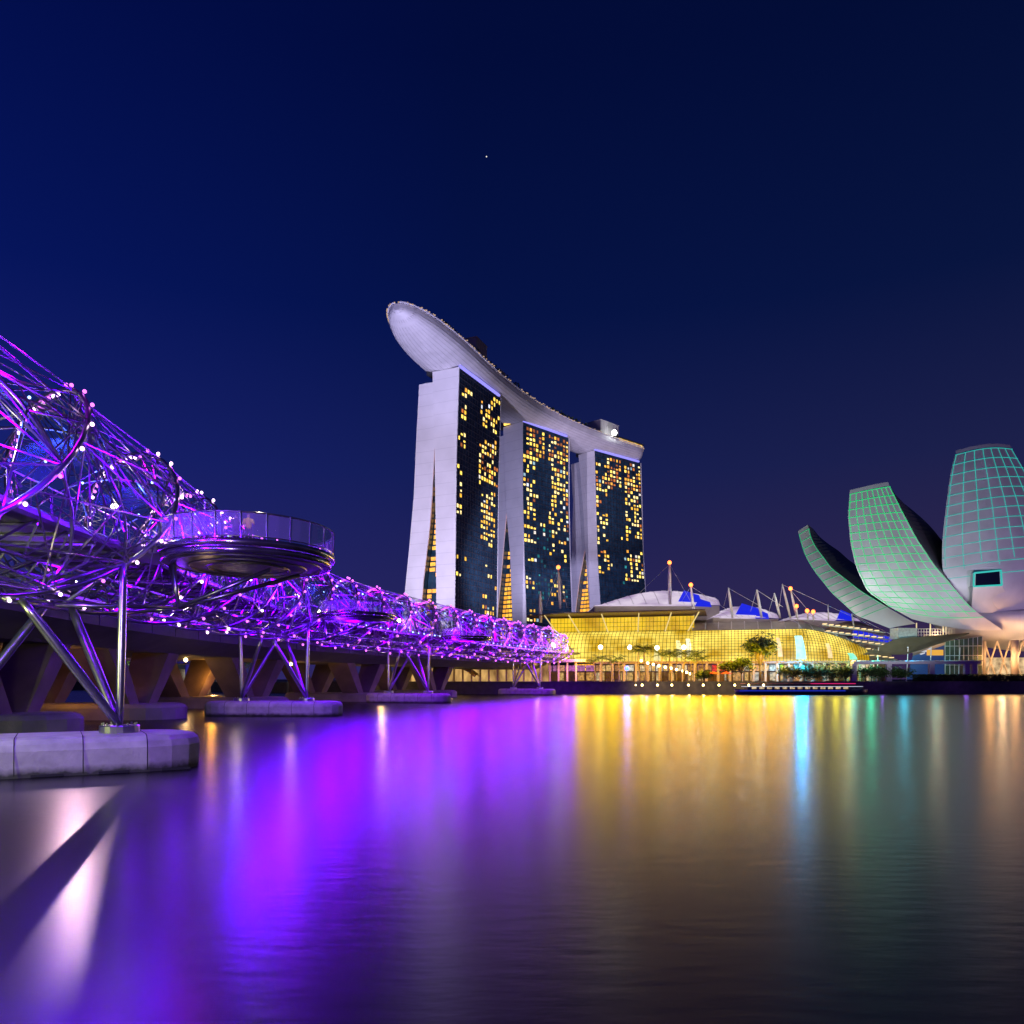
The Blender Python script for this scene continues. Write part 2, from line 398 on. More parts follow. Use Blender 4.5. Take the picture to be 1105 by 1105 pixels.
T1 = tower(1, (494.7,396), (540.5,430),
    [(494.7,396),(492,488),(490,660)], [(466.7,400),(468.9,483),(470.2,570),(471,660)],
    [(466.9,483),(464.8,532),(461.3,575.5),(455.3,624),(452.5,660)], [(452,410),(448.5,475),(445.8,537),(440.4,597),(434,660)], 478,
    [(295,140,345,190,.5),(365,190,410,300,.5),(412,180,443,215,.9),(280,215,312,270,.85),(260,310,305,385,.75),(400,240,440,360,.3),(355,355,425,420,.85),(355,430,430,530,.65),(255,450,300,480,.5),(258,520,285,640,.6),(365,560,420,640,.65),(365,640,420,750,.7),(258,700,270,712,1),(390,765,410,785,.6),(250,800,275,825,1),(365,840,385,855,.8),(390,880,410,900,1),(260,870,285,890,.8),(370,955,390,975,.8),(365,1010,420,1040,.7)],
    'leaning hotel tower under the rooftop park bow, dark facade lit in scattered clusters', 700, 3)
T2 = tower(2, (563,455), (614,473),
    [(563,455),(563,532),(564.5,597),(567,672)], [(542.7,453),(545.7,543),(550.3,597),(553,670)],
    [(545.7,543),(542,583),(539,619),(537,638),(534,672)], [(533,455),(531,560),(528,620),(523,670)], 545,
    [(540,290,612,430,.9,'o'),(625,310,712,440,.75,'o'),(535,400,585,530,.55),(640,440,712,560,.6),(530,510,580,700,.55),(640,560,712,620,.5),(635,620,712,700,.5),(530,690,580,760,.5),(640,700,712,800,.5),(545,810,580,840,.7),(640,800,712,850,.4),(535,890,580,950,.8),(640,900,700,1000,.35),(545,1020,590,1070,.6),(575,700,712,1000,.34,'t')],
    'middle leaning hotel tower, teal glints low on its facade and gold atrium between legs', 620, 4)
T3 = tower(3, (640.5,486), (691.5,500),
    [(640.5,486),(643.2,590),(646.7,650)], [(624.2,490),(629,543),(631.8,597),(635.9,650)],
    [(630.4,589),(623.6,624),(620,653)], [(615,498),(617.7,543),(616,592),(613.6,651)], 589,
    [(820,440,870,560,.65),(868,400,922,540,.92,'o'),(935,440,1005,560,.8,'o'),(820,530,870,610,.5),(940,560,1005,720,.6),(820,630,875,760,.45),(935,700,950,760,.5),(975,700,1005,780,.45),(825,790,890,890,.45),(940,790,1010,910,.6),(1000,930,1015,950,.5),(880,780,940,960,.06,'t')],
    'farthest leaning hotel tower, below the rooftop park stern and its bright white floodlight', 640, 5)

# ------------------------------------------------------------------ rooftop park (boat shaped)
def rooftop():
    ctr = [V((-60.5,413,0)), V((-52.5,442,0)), T1['PT'](12.5, 0, 0), T1['PT'](12.5, T1['L'], 0), T2['PT'](11.5, 0, 0),
           T2['PT'](11.5, T2['L'], 0), T3['PT'](11.5, 0, 0), T3['PT'](11, T3['L'], 0), T3['PT'](11, T3['L']+9, 0)]
    path = catmull(ctr, 12)
    for _ in range(260): path = [path[0]]+[path[i]*.5+(path[i-1]+path[i+1])*.25 for i in range(1, len(path)-1)]+[path[-1]]
    cum = [0]
    for a, b in zip(path, path[1:]): cum.append(cum[-1]+(b-a).length)
    TL = cum[-1]
    def st(s):
        s = max(0, min(TL-.001, s))
        for i in range(len(path)-1):
            if cum[i+1] >= s: break
        t = (s-cum[i])/(cum[i+1]-cum[i]); p = path[i].lerp(path[i+1], t)
        a = path[max(0, i-2)]; b = path[min(len(path)-1, i+3)]; d = (b-a).normalized()
        return p, V((d.y, -d.x, 0)), d      # right side = bay side
    def hw(s):
        a = 1-max(0, 1-s/72)**2; b = 1-max(0, 1-(TL-s)/26)**3.0
        return max(.4, 18.2*math.sqrt(max(a, .0004))*max(b, .25))
    def dep(s):
        a = 1-max(0, 1-s/46)**2.2; b = 1-max(0, 1-(TL-s)/18)**2.5
        return 1.2+7.6*math.sqrt(max(a, 0.0))*max(b, .12)
    top = 201.6
    root = thing('rooftop_park', path[14]+V((0,0,191)), 'boat shaped white rooftop park lying across all three hotel towers', 'rooftop park')
    ss = [TL*(i/110) for i in range(111)]; ss[0] = .15
    ss = [.1, .5, 1.2, 2.2]+ss[2:]
    secs = []; n = 18
    for s in ss:
        p, r, d = st(s); h = hw(s); dd = dep(s); row = []
        for k in range(n+1):
            a = PI*k/n; x = -math.cos(a); y = math.sin(a)
            row.append(p+r*(h*x)+V((0,0, top-1.6-dd*(abs(y)**.85)*1.0)))
        row.append(p+r*(h+.0)+V((0,0,top))); row.append(p-r*(h+.0)+V((0,0,top)))
        secs.append(row)
    MB().loft(secs).build('hull', hullm, root, smooth=False)
    # cladding seams standing a few cm proud
    mb = MB()
    for q in range(1, n, 1):
        mb.tube([sec[q]+(sec[q]-sec[q].lerp(sec[n-q], .5)).normalized()*.02 for sec in secs[::2]], .07, 3)
    mb.build('hull_seams', steel_dk, root)
    # rim handrail and rim lights
    mb = MB(); lts = []; RLM = glow('rim_lights', (1,.66,.42), .55)
    class _L:
        def box(q, *a): b = MB(); b.m = RLM; b.box(*a); lts.append(b)
    lt = _L()
    for sd in (-1, 1):
        pts = []
        for s in ss: p, r, d = st(s); pts.append(p+r*sd*(hw(s)+.25)+V((0,0,top+.6)))
        mb.tube(pts, .45, 5)
    for i in range(0, 300):
        s = TL*i/300
        if R.random() < .42:
            p, r, d = st(s); lt.box(p+r*(hw(s)+.8)+V((0,0,top+.55+R.uniform(-.3,.9))), (R.uniform(.4,1.1),)*2+(.32,))
        if s < 70 and R.random() < .8:
            p, r, d = st(s); lt.box(p-r*(hw(s)+.8)+V((0,0,top+.5)), (.7,.7,.5))
    mb.build('rim', hullm, root); pieces('rim_light', lts, None, root)
    # roof buildings
    def bx(name, px, s, w0, sx, sy, z0, z1, mm):
        p, r, d = st(s); ang = math.atan2(d.y, d.x)
        mb = MB(); c = p+r*w0+V((0,0,(z0+z1)/2)); mb.box(c, (sx, sy, z1-z0), ang)
        mb.box(c+V((0,0,(z1-z0)/2+.2)), (sx+.8, sy+.8, .35), ang)
        for k in range(int(sx/3)): mb.box(c+d*(k*3-sx/2+1.5)+r*(sy/2+.05), (.25, .15, z1-z0-.3), ang)
        return mb.build(name, mm, root)
    plant = mat('roof_plant_wall', (.30,.27,.30), .7)
    bx('roof_building', 0, 88, 10, 16, 10, top, top+13, plant)
    bx('roof_building', 0, 118, 12, 10, 8, top, top+5, plant)
    bx('roof_building', 0, TL-54, 6, 24, 14, top, top+14, plant)
    p, r, d = st(TL-26); ang = math.atan2(d.y, d.x)
    mb = MB(); mb.box(p+r*8+V((0,0,top+2.4)), (34, 9, 4.2), ang); mb.build('rooftop_restaurant', glow_var('restaurant_glass', (.5,.22,.03), (1,.7,.22), 1.4, .35), root)
    mb = MB(); mb.box(p+r*8+V((0,0,top+4.9)), (36, 12, .6), ang); mb.build('restaurant_roof', dark, root)
    # bright floodlight on the plant room
    p, r, d = st(TL-58); mb = MB(); c = p+r*20.5+V((0,0,top+3.5)); mb.ball(c, 2.1, 12, 8); mb.build('floodlight', glow('floodlight_white', (.92,1,.93), 30), root)
    mb = MB(); mb.tube([c-V((0,0,4.5)), c-V((0,0,1.5))], .3); mb.build('floodlight_bracket', dark, root)
    lamp('POINT', c+r*4+V((0,0,1)), 1300, (.9,1,.9), 1.0)
    # red crown glow at the bow
    rd = []
    for i in range(9):
        mb = MB(); rd.append(mb); p, r, d = st(6+i*2.2); mb.box(p-r*(hw(6+i*2.2)*.35)+V((0,0,top+1.3)), (1.8,1.2,1.0))
    pieces('red_deck_light', rd, [glow('red_deck_light', (1,.05,.08), .9)], root)
    # small trees on deck
    mb = MB()
    for i in range(60):
        s = R.uniform(34, TL-90); p, r, d = st(s); c = p+r*(hw(s)-R.uniform(2,6))+V((0,0,top+1.5))
        for k in range(18):
            q = c+V((R.gauss(0,1), R.gauss(0,1), R.uniform(0,2.6))); a = R.uniform(0,PI)
            mb.face([q, q+V((math.cos(a),math.sin(a),.2))*.9, q+V((math.cos(a),math.sin(a),1.0))*.9+V((0,0,.5)), q+V((0,0,.7))])
    mb.build('roof_trees', leaf, root)
    return st, TL
skst, SKL = rooftop()
# gold crown lamps between bow tower and middle tower
c = T2['PT'](8, -1.5, ZT+1.5)
lamp('POINT', c+V((0,-2,1.0)), 9000, (1,.6,.1), .8, name='collar_light')
m = MB(); m.bar(T2['PT'](2,-.6,ZT+1.6), T2['PT'](17,-.6,ZT+1.6), 1.0, 1.8); m.build('collar_lights', glow('collar_gold', (1,.62,.1), 2.0), T2['root'])

# floodlights for the end walls and the hull
FL = (.66,.56,1.0)
def flood(loc, tgt, pw, col, ang, rad_=1.5): lamp('SPOT', loc, pw, col, rad_, tgt, ang, .8, 'floodlight')
flood((-95,300,14), (-45,470,95), 2100000, (.70,.62,.92), 46)
flood((-60,330,14), (-52,430,200), 2300000, (.62,.58,1.0), 40)
flood((40,330,25), (-10,540,198), 1300000, (.72,.60,.92), 50)
flood((12,400,14), (-4,562,105), 1300000, (.62,.58,.98), 44)
flood((45,300,14), (62,640,100), 3200000, (.60,.56,1.0), 24)
flood((150,470,25), (85,640,198), 1300000, (.72,.60,.92), 50)

# ------------------------------------------------------------------ pedestrian bridge of twisted steel tubes
BP = catmull([(-19,-8,0),(-21.5,12,0),(-23,26,0),(-24.2,41,0),(-26.6,58,0),(-29,78,0),(-29.6,98,0),(-27,124,0),(-20.3,150,0),(-9,188,0),(3.6,224,0),(19,256,0)], 24)
BC = [0]
for a, b in zip(BP, BP[1:]): BC.append(BC[-1]+(b-a).length)
BL = BC[-1]
def bst(s):
    s = max(0, min(BL-.001, s)); lo, hi = 0, len(BC)-1
    while hi-lo > 1:
        md = (lo+hi)//2
        if BC[md] <= s: lo = md
        else: hi = md
    t = (s-BC[lo])/(BC[lo+1]-BC[lo]); p = BP[lo].lerp(BP[lo+1], t)
    a = BP[max(0, lo-4)]; b = BP[min(len(BP)-1, lo+5)]; d = (b-a).normalized()
    return p, V((d.y, -d.x, 0)), d
def s_at(y):
    return min(range(len(BP)), key=lambda i: abs(BP[i].y-y)) and BC[min(range(len(BP)), key=lambda i: abs(BP[i].y-y))]
def zc(s):
    y = bst(s)[0].y; return 13.7+1.15*max(0, min(1, (y-36)/60))
def hp(s, th, r_):
    p, r, d = bst(s); k = 1.0
    e_ = BL-s
    if e_ < 16: k = max(.25, (e_/16)**.6)         # the tube closes towards its landing
    return p+r*(r_*k*math.sin(th))+V((0,0, zc(s)+r_*k*math.cos(th)-(1-k)*2.0))
def bdk(s, off, dz=0):
    p, r, d = bst(s); return p+r*off+V((0,0, zc(s)-1.75+dz))
RO, RI, PIT = 5.45, 4.3, 36.0
S38 = s_at(38.5)
helix = thing('pedestrian_bridge', bst(s_at(40))[0], 'curving steel footbridge wrapped in twisted tubes with rows of glowing magenta lamps', 'footbridge')
def th_out(s, k): return rad(25)-2*PI*(s-S38)/PIT+2*PI*k/3
def th_in(s, k): return rad(10)+2*PI*(s-S38)/30.0+2*PI*k/5
NS = int(BL/1.0)
for k in range(3):
    MB().tube([hp(BL*i/NS, th_out(BL*i/NS, k), RO) for i in range(NS+1)], .13, 8).build('outer_tube', steel, helix, True)
for k in range(5):
    MB().tube([hp(BL*i/NS, th_in(BL*i/NS, k), RI) for i in range(NS+1)], .085, 6).build('inner_tube', steel, helix, True)
# ties between the two helices, and fans of thin rods; lattice around the lower half
mb = MB()
step = 2.75; i = 0; s = 1.0
while s < BL-3:
    for k in range(3):
        a = hp(s, th_out(s, k), RO)
        t0 = th_out(s, k)
        for kk in range(5):
            dlt = (th_in(s+step, kk)-t0+PI) % (2*PI)-PI
            if abs(dlt) < 1.3: mb.tube([a, hp(s+step, th_in(s+step, kk), RI)], .05, 4, False)
            dlt = (th_in(s-step, kk)-t0+PI) % (2*PI)-PI
            if abs(dlt) < 1.1: mb.tube([a, hp(s-step, th_in(s-step, kk), RI)], .045, 4, False)
    s += step; i += 1
mb.build('tie_rods', steel, helix)
# long straight stiffening rods between neighbouring outer tubes
mb = MB(); s = 2.0
while s < BL-14:
    for k in range(3):
        t0 = th_out(s, k)
        for ds in (7.5, 10.5, 13.5):
            s2 = s+ds
            if 0 < s2 < BL-6: mb.tube([hp(s, t0, RO), hp(s2, th_out(s2, (k+1) % 3), RO)], .042, 4, False)
    s += 3.0
mb.build('stay_rods', steel, helix)
# straight hangers fanning from the upper tubes to the deck edges
mb = MB(); s = 1.0
while s < BL-12:
    for k in range(3):
        th = (th_out(s, k)+PI) % (2*PI)-PI
        if abs(th) < 1.35:
            a = hp(s, th, RO); sd = 1 if th > -.25 else -1
            for ds in ((-4.5, 1.5) if s < 75 else (-6.5, -3.0, 1.0, 4.0)):
                if 0 < s+ds < BL-8: mb.tube([a, hp(s+ds, rad(112)*sd, RI+.3)], .045 if s < 75 else .065, 4, False)
            if sd > 0: mb.tube([a, hp(s+3.5, rad(85), RI)], .035, 4, False)
    s += 1.9
mb.build('hanger_rods', steel, helix)
# hoops
hb = []; s = 4
while s < BL-6:
    mb = MB(); hb.append(mb); mb.tube([hp(s, 2*PI*q/28, RI-.15) for q in range(28)], .07, 5, closed=True); s += 11
pieces('hoop_rib', hb[1::3], [steel], helix)

# deck
DW = 3.0
mb = MB(); secs = []
for i in range(NS//2+1):
    s = BL*i/(NS//2)
    secs.append([bdk(s, -DW, -.3), bdk(s, -DW+.6, -.62), bdk(s, DW-.6, -.62), bdk(s, DW, -.3), bdk(s, DW, 0), bdk(s, -DW, 0)])
mb.loft(secs).build('deck', conc_deck, helix)
mb = MB()
for sd in (-1, 1):
    for off, dz, rr in ((DW+.15, -.35, .24), (DW*.55, -1.9, .11)):
        mb.tube([bdk(BL*i/NS, sd*off, dz) for i in range(NS+1)], rr, 6)
mb.tube([bdk(BL*i/NS, 0, -3.0) for i in range(NS+1)], .16, 6)
mb.build('edge_beams', steel_dk, helix)
mb = MB(); s = 1
while s < BL-4:        # floor beams and V struts beneath the deck
    for sd in (-1, 1):
        mb.tube([bdk(s, sd*(DW+.1), -.4), bdk(s+1.4, sd*DW*.55, -1.9), bdk(s+2.75, sd*(DW+.1), -.4)], .06, 4)
        mb.tube([bdk(s, sd*DW*.55, -1.9), bdk(s+1.4, 0, -3.0), bdk(s+2.75, sd*DW*.55, -1.9)], .06, 4)
    mb.tube([bdk(s, -DW, -.7), bdk(s, DW, -.7)], .08, 4)
    s += 2.75
mb.build('floor_trusses', steel, helix)
mb = MB(); s = 1
for sd in (-1, 1):
    mb.tube([bdk(BL*i/NS, sd*(DW-.1), 1.15) for i in range(NS+1)], .045, 5)
    for dz in (.25, .5, .75, .95): mb.tube([bdk(BL*i/NS, sd*(DW-.1), dz) for i in range(0, NS+1, 2)], .012, 3)
    s = .5
    while s < BL-1: mb.tube([bdk(s, sd*(DW-.1), 0), bdk(s, sd*(DW-.1), 1.15)], .03, 4); s += 1.8
mb.build('handrail', steel, helix)
# glass and mesh canopies inside the tube
s = 3.0; q = 0
while s < BL-18:
    rows = []
    for i in range(6):
        ss = s+i*1.1
        rows.append([hp(ss, rad(-50+80*j/8+(4 if q % 2 else -6)), RI-.55) for j in range(9)])
    MB().sheet(rows).build('canopy_panel', canopy_m, helix, True)
    s += 12; q += 1
# lamps along every second outer tube
lps = []; q_ = 0
s = 1.5
while s < BL-5:
    for k in (0, 1, 2):
        ss = s+k*.4
        th = (th_out(ss, k)+PI) % (2*PI)-PI; q_ += 1
        if 2 < ss < BL-4 and (-1.45 < th < .4 or q_ % 9 < 3):
            c = hp(ss, th, RO-.27 if th < .3 else RO+.24); dd = c.length
            lps.append((dd, c, 'm'))
    s += .52
s = 2
while s < BL-8:
    for off in (DW-.1, -DW+.1):
        c = bdk(s, off, 1.0 if off < 0 else -.25); lps.append((c.length, c, 'b' if off < 0 else 'm'))
    s += 3.0
s = 5
while s < BL-8:
    for th in (-35, 30): c = hp(s, rad(th), RI-.3); lps.append((c.length+3, c, 'b'))
    s += 5.5
vis = [l for l in lps if abs(l[1].x/l[1].y) < .68 and l[1].y > 14]
vis.sort(key=lambda l: l[0]); L2 = []
for dd, c, kd in vis:
    b = MB(); r_ = .085+.0010*max(0, dd-35)
    if kd == 'b': r_ *= .7
    b.ball(c, r_, 8, 5) if dd < 70 else b.ball(c, r_, 5, 4)
    b.m = m_lampb if kd == 'b' else ((m_lampc if len(L2) % 2 == 0 else m_lampm) if dd < 90 else m_lampf); L2.append(b)
pieces('lamp', L2, None, helix, 98, label='small magenta lamps on the far length of the bridge tubes')
# white walkway lamps
for y, px_ in ((31, 0), (35, 1), (43, 0), (66, 1), (99, 0), (122, 1), (141, 0), (168, 0), (205, 1), (238, 0), (249, 1)):
    s = s_at(y); c = bdk(s, DW-.4 if px_ == 0 else -DW+.5, 1.9)
    b = MB(); b.ball(c, .12+.0016*y, 10, 6); o = b.build('walkway_lamp', m_lampw, helix)
    b = MB(); b.tube([c-V((0,0,1.9)), c], .035, 5); b.build('lamp_pole', steel_dk, helix)
    lamp('POINT', c+V((0,0,.4)), 60+y*.8, (1,.9,.8), .15, name='walkway_light')

# the light the lamps give: violet outside the tube, blue under the canopies
s = 12; i = 0
while s < BL-8:
    p, r, d = bst(s)
    vp_ = bdk(s, 7.2, -2.4) if (93 < p.y < 113 or 148 < p.y < 168) else hp(s, rad(105), RO+.9)
    lamp('POINT', vp_, (900 if 30 < p.y < 48 else 2300) if p.y < 52 else (1450 if p.y < 72 else (1900 if p.y < 130 else 1900)), ((.10,.0,1.0) if i % 3 else (.17,.0,1.0)) if p.y < 130 else ((.17,.0,1.0) if i % 2 else (.22,.0,.85)), .35 if p.y < 72 else .9, name='violet_light')
    if i % 2 == 0: lamp('POINT', hp(s, rad(-5), RI-1.2), 300, (.06,.12,1.0), .4, name='blue_light')
    if i % 2 == 1: lamp('POINT', bdk(s, 1.5, -2.2), 520, (.16,.0,1.0), .3, name='violet_light')
    if i % 4 == 2: lamp('POINT', hp(s, rad(30), RO+1.5), 800, (.48,.0,1.0), .4, name='violet_light')
    s += 5.0; i += 1

# viewing pods, on the bay side, one at each pier
rimst = mat('polished_rim', (.34,.32,.34), .22, .9, var=.35, vs=.8)
pod_under = mat('pod_soffit', (.10,.09,.10), .35, .7, var=.4, vs=.5)
def pod(sc_, a_off, hx, hy):
    p, r, d = bst(sc_); c = p+r*a_off; z0 = zc(sc_)-1.95; n = 48
    def E(k, sc=1.0, dz=0):
        a = 2*PI*k/n; return c+r*(hx*sc*math.cos(a))+d*(hy*sc*math.sin(a))+V((0,0,z0+dz))
    o = MB(); rows = []
    for sc, dz in ((.30,-.86),(.70,-.80),(.93,-.70)): rows.append([E(k, sc, dz) for k in range(n)])
    o.loft(rows); root_ = o.build('pod_floor', pod_under, helix)
    def ringp(lst, nm, m_):
        o = MB(); o.loft([[E(k, a_, b_) for k in range(n)] for a_, b_ in lst], False); o.build(nm, m_, helix, True)
    ringp([(.93,-.72),(.955,-.70),(.96,-.40),(.94,-.39)], 'pod_lower_rim', rimst)
    ringp([(.94,-.34),(.985,-.34),(1.0,-.30),(1.0,-.02),(.985,.02),(.9,.03)], 'pod_rim', rimst)
    o = MB(); o.hexa([p+r*(DW-.4)-d*2.2+V((0,0,z0-.4)), c-r*hx*.6-d*2.6+V((0,0,z0-.4)), c-r*hx*.6+d*2.6+V((0,0,z0-.4)), p+r*(DW-.4)+d*2.2+V((0,0,z0-.4))], [p+r*(DW-.4)-d*2.2+V((0,0,z0+.0)), c-r*hx*.6-d*2.6+V((0,0,z0+.01)), c-r*hx*.6+d*2.6+V((0,0,z0+.01)), p+r*(DW-.4)+d*2.2+V((0,0,z0+.0))]); o.build('pod_walkway', conc_deck, helix)
    for k in range(0, n, 2):      # soffit ribs
        pass
    o = MB()
    for sc, dz in ((.84,-.74),(.66,-.82),(.46,-.86)):
        o.tube([E(k, sc, dz) for k in range(n)], .07, 5, closed=True)
    o.build('pod_soffit_ribs', steel_dk, helix)
    a0, a1 = -20, 20     # railing all round except on the bridge side
    idx = [k for k in range(n+1) if abs(((k*360/n)+180) % 360-0) > 32 and abs(((k*360/n)+180) % 360-360) > 32]
    o = MB(); o.tube([E(k, .985, 1.38) for k in idx], .055, 6); o.tube([E(k, .985, .12) for k in idx], .035, 5); o.build('pod_rail', steel, helix)
    pieces('pod_post', [MB().tube([E(k, .985, 0), E(k, 1.0, 1.38)], .04, 5) for k in idx[::2]], [steel], helix)
    o = MB(); o.sheet([[E(k, .985, .12) for k in idx], [E(k, .99, 1.33) for k in idx]]); o.build('pod_glass', glassr, helix)
    # brackets from the tube to the pod
    nb = hp(sc_, rad(140), RO); n1 = hp(sc_-2.5, rad(150), RO); n2 = hp(sc_+2.5, rad(150), RO)
    kn = c-r*(hx*.75)-d*1.0+V((0,0,z0-3.3))
    o = MB()
    o.tube([kn, kn+V((-.3,0,2.6))], .14, 8)
    o.tube([kn, c+r*hx*.3-d*hy*.3+V((0,0,z0-1.1))], .12, 8); o.tube([kn, c+r*hx*.55+d*hy*.25+V((0,0,z0-1.0))], .13, 8)
    o.tube([kn, hp(sc_-5, rad(175), RO)], .12, 8); o.tube([kn, hp(sc_+3, rad(175), RO)], .12, 8); o.tube([kn, hp(sc_, rad(120), RO)], .1, 8)
    o.build('pod_brackets', steel, helix, True)
    lps_ = []
    for k in idx[1::5]:
        if True: lps_.append(MB().ball(E(k, .94, .1), .05, 6, 4))
    pieces('pod_lamp', lps_, [m_lampm], helix)
    lamp('POINT', c+V((0,0,z0+2.2)), 160, (.45,.1,1.0), .3, name='pod_light')
    lamp('POINT', c-r*(hx*.5)+V((0,0,z0-2.6)), 30, (1,.6,.35), .3, name='pod_light')
    return c, z0, r, d
PODS = [pod(s_at(46), 9.2, 5.0, 5.9), pod(s_at(103), 9.2, 5.0, 5.9), pod(s_at(158), 9.2, 5.0, 5.9)]
# piers
def pier(s, ang=0, near=False):
    p0_, r, d = bst(s); p = p0_-r*.25-d*1.9 if near else p0_; zb = zc(s)-RO+.15
    b0 = 1.85
    root_ = None
    # cap: long rounded block of concrete segments
    a = MB(); Lc, Wc, n = (8.6, 2.7, 8)
    rr = Matrix.Rotation(ang, 3, 'Z')@r; dd = V((-rr.y, rr.x, 0))
    def ring(z, k):
        o_ = []
        for q in range(n+1):
            t = -PI/2+PI*q/n; o_.append(p+rr*((Lc-Wc)+(Wc-k)*math.cos(t))+dd*((Wc-k)*math.sin(t))+V((0,0,z)))
        for q in range(n+1):
            t = PI/2+PI*q/n; o_.append(p+rr*(-(Lc-Wc)+(Wc-k)*math.cos(t))+dd*((Wc-k)*math.sin(t))+V((0,0,z)))
        return o_
    a.loft([ring(-.9, .12), ring(.12, .05), ring(1.2, 0), ring(1.5, .1), ring(1.72, .35), ring(1.8, .8)])
    cap = a.build('pile_cap', conc_cap, helix)
    a = MB()
    for j in range(-2, 3):      # joints between the cap segments, standing 3 mm proud
        x = j*2.75+.3
        hw_ = Wc if abs(x) < Lc-Wc else Wc*.86
        for sd in (-1, 1):
            pts = [p+rr*x+dd*sd*(hw_+.004)+V((0,0,.1)), p+rr*x+dd*sd*(hw_+.006)+V((0,0,1.2)), p+rr*x+dd*sd*(hw_-.09)+V((0,0,1.51)), p+rr*x+dd*sd*(hw_-.34)+V((0,0,1.735)), p+rr*x+dd*sd*(hw_-.8)+V((0,0,1.806))]
            a.tube(pts, .022, 4)
        a.tube([p+rr*x+dd*(hw_-.8)+V((0,0,1.802)), p+rr*x-dd*(hw_-.8)+V((0,0,1.802))], .018, 4)
        for sd in (-1, 1): a.box(p+rr*(x+1.3)+dd*sd*(Wc-.02)+V((0,0,.08)), (1.3,.12,.12), math.atan2(rr.y, rr.x))
    a.build('cap_joints', black, helix)
    for sd in (-1, 1):
        base = p0_+r*sd*4.1
        o = MB(); o.lathe([(.95, b0-.06), (.95, b0+.28), (.9, b0+.33)], (base.x, base.y, 0), 20)
        for q in range(10): o.tube([base+V((.8*math.cos(q*PI/5), .8*math.sin(q*PI/5), b0+.3)), base+V((.8*math.cos(q*PI/5), .8*math.sin(q*PI/5), b0+.45))], .05, 6)
        o.build('base_plate', steel, helix)
        bb = base+V((0,0,b0+.3))
        for top, rad_ in ((hp(s, rad(128)*sd, RO), .19), (hp(s-2.6, PI-.12*sd, RO), .23), (hp(s+2.6, PI-.12*sd, RO), .23)):
            st_ = bb+(top-bb).normalized()*.25*0
            o = MB(); o.tube([st_, bb.lerp(top, .12), bb.lerp(top, .5), bb.lerp(top, .88), top], [rad_*.8, rad_, rad_*1.1, rad_, rad_*.7], 12)
            o.build('pier_strut', steel, helix, True)
    o = MB(); o.tube([hp(s-2.6, PI, RO), hp(s+2.6, PI, RO)], .16, 8); o.tube([hp(s, rad(128), RO), hp(s-2.6, PI, RO), hp(s, rad(-128), RO), hp(s+2.6, PI, RO), hp(s, rad(128), RO)], .13, 8)
    o.build('pier_frame', steel, helix, True)
pier(s_at(40), rad(24), True); pier(s_at(98)); pier(s_at(152)); pier(s_at(226))
for y, sd, pw in ((40, 1, 60), (98, 1, 160), (152, 1, 200)):
    p, r, d = bst(s_at(y))
    lamp('POINT', p-r*2-d*7+V((0,0,7.0)), pw, (1.0,.72,.55), .25, name='pier_light')

# people on the nearest pod
def person(loc, rz, label, top_c, bot_c, hair_c, arm):
    root_ = thing('person', loc, label, 'person')
    skin = mat('skin', (.42,.27,.2), .6); cl = mat('shirt_cloth', top_c, .8); tr = mat('trouser_cloth', bot_c, .85); hr = mat('hair', hair_c, .6)
    me = bpy.data.meshes.new('body')
    J = [(0,0,.93),(0,0,1.15),(0,0,1.38),(0,.01,1.5),(0,0,1.6),(0,0,1.72),
         (.2,0,1.42),(.25,-.03,1.15),(.2,-.22*arm-.03,1.02+.1*arm),(.17,-.28*arm-.03,.95+.15*arm),(-.2,0,1.42),(-.25,-.02,1.15),(-.22,-.16,.98),(-.2,-.2,.9),
         (.1,0,.88),(.11,-.01,.5),(.12,.02,.08),(.13,-.15,.04),(-.1,0,.88),(-.11,-.03,.5),(-.12,.0,.08),(-.13,-.16,.04)]
    Ed = [(0,1),(1,2),(2,3),(3,4),(4,5),(2,6),(6,7),(7,8),(8,9),(2,10),(10,11),(11,12),(12,13),(0,14),(14,15),(15,16),(16,17),(0,18),(18,19),(19,20),(20,21)]
    rr = [.14,.125,.15,.06,.095,.085,.06,.045,.035,.035,.06,.045,.035,.035,.09,.06,.04,.04,.09,.06,.04,.04]
    me.from_pydata(J, Ed, []); o = bpy.data.objects.new('body', me); COL.objects.link(o); o.parent = root_
    bm = bmesh.new(); bm.from_mesh(me); ly = bm.verts.layers.skin.verify(); bm.verts.ensure_lookup_table()
    for i, q in enumerate(rr): bm.verts[i][ly].radius = (q, q*.8); bm.verts[i][ly].use_root = (i == 0)
    bm.to_mesh(me); bm.free()
    o.modifiers.new('skin', 'SKIN').use_smooth_shade = True; o.modifiers.new('sub', 'SUBSURF').levels = 1; o.modifiers['sub'].render_levels = 1
    me.materials.append(skin)
    org = V(loc)
    def T(p): return org+V(p)
    b = MB(); b.lathe([(.155,.88),(.165,1.0),(.15,1.15),(.185,1.35),(.16,1.44),(.075,1.5)], T((0,0,0)), 14, 1.1, .85)
    for sx in (-1, 1): b.tube([T((sx*.17,0,1.42)), T((sx*.24,-.01,1.27)), T((sx*.255,-.02,1.14))], [.085,.075,.07], 8)
    b.build('shirt', cl, root_, True)
    b = MB()
    for sx in (-1, 1): b.tube([T((sx*.085,0,.98)), T((sx*.1,0,.85)), T((sx*.11,-.01,.5)), T((sx*.12,.01,.1))], [.11,.115,.085,.07], 10)
    b.build('trousers', tr, root_, True)
    b = MB(); b.lathe([(.05,1.58),(.09,1.62),(.10,1.70),(.085,1.77),(.03,1.80)], T((0,.045,0)), 12, 1.0, .95); b.build('hair', hr, root_, True)
    root_.rotation_euler = (0,0,rz)
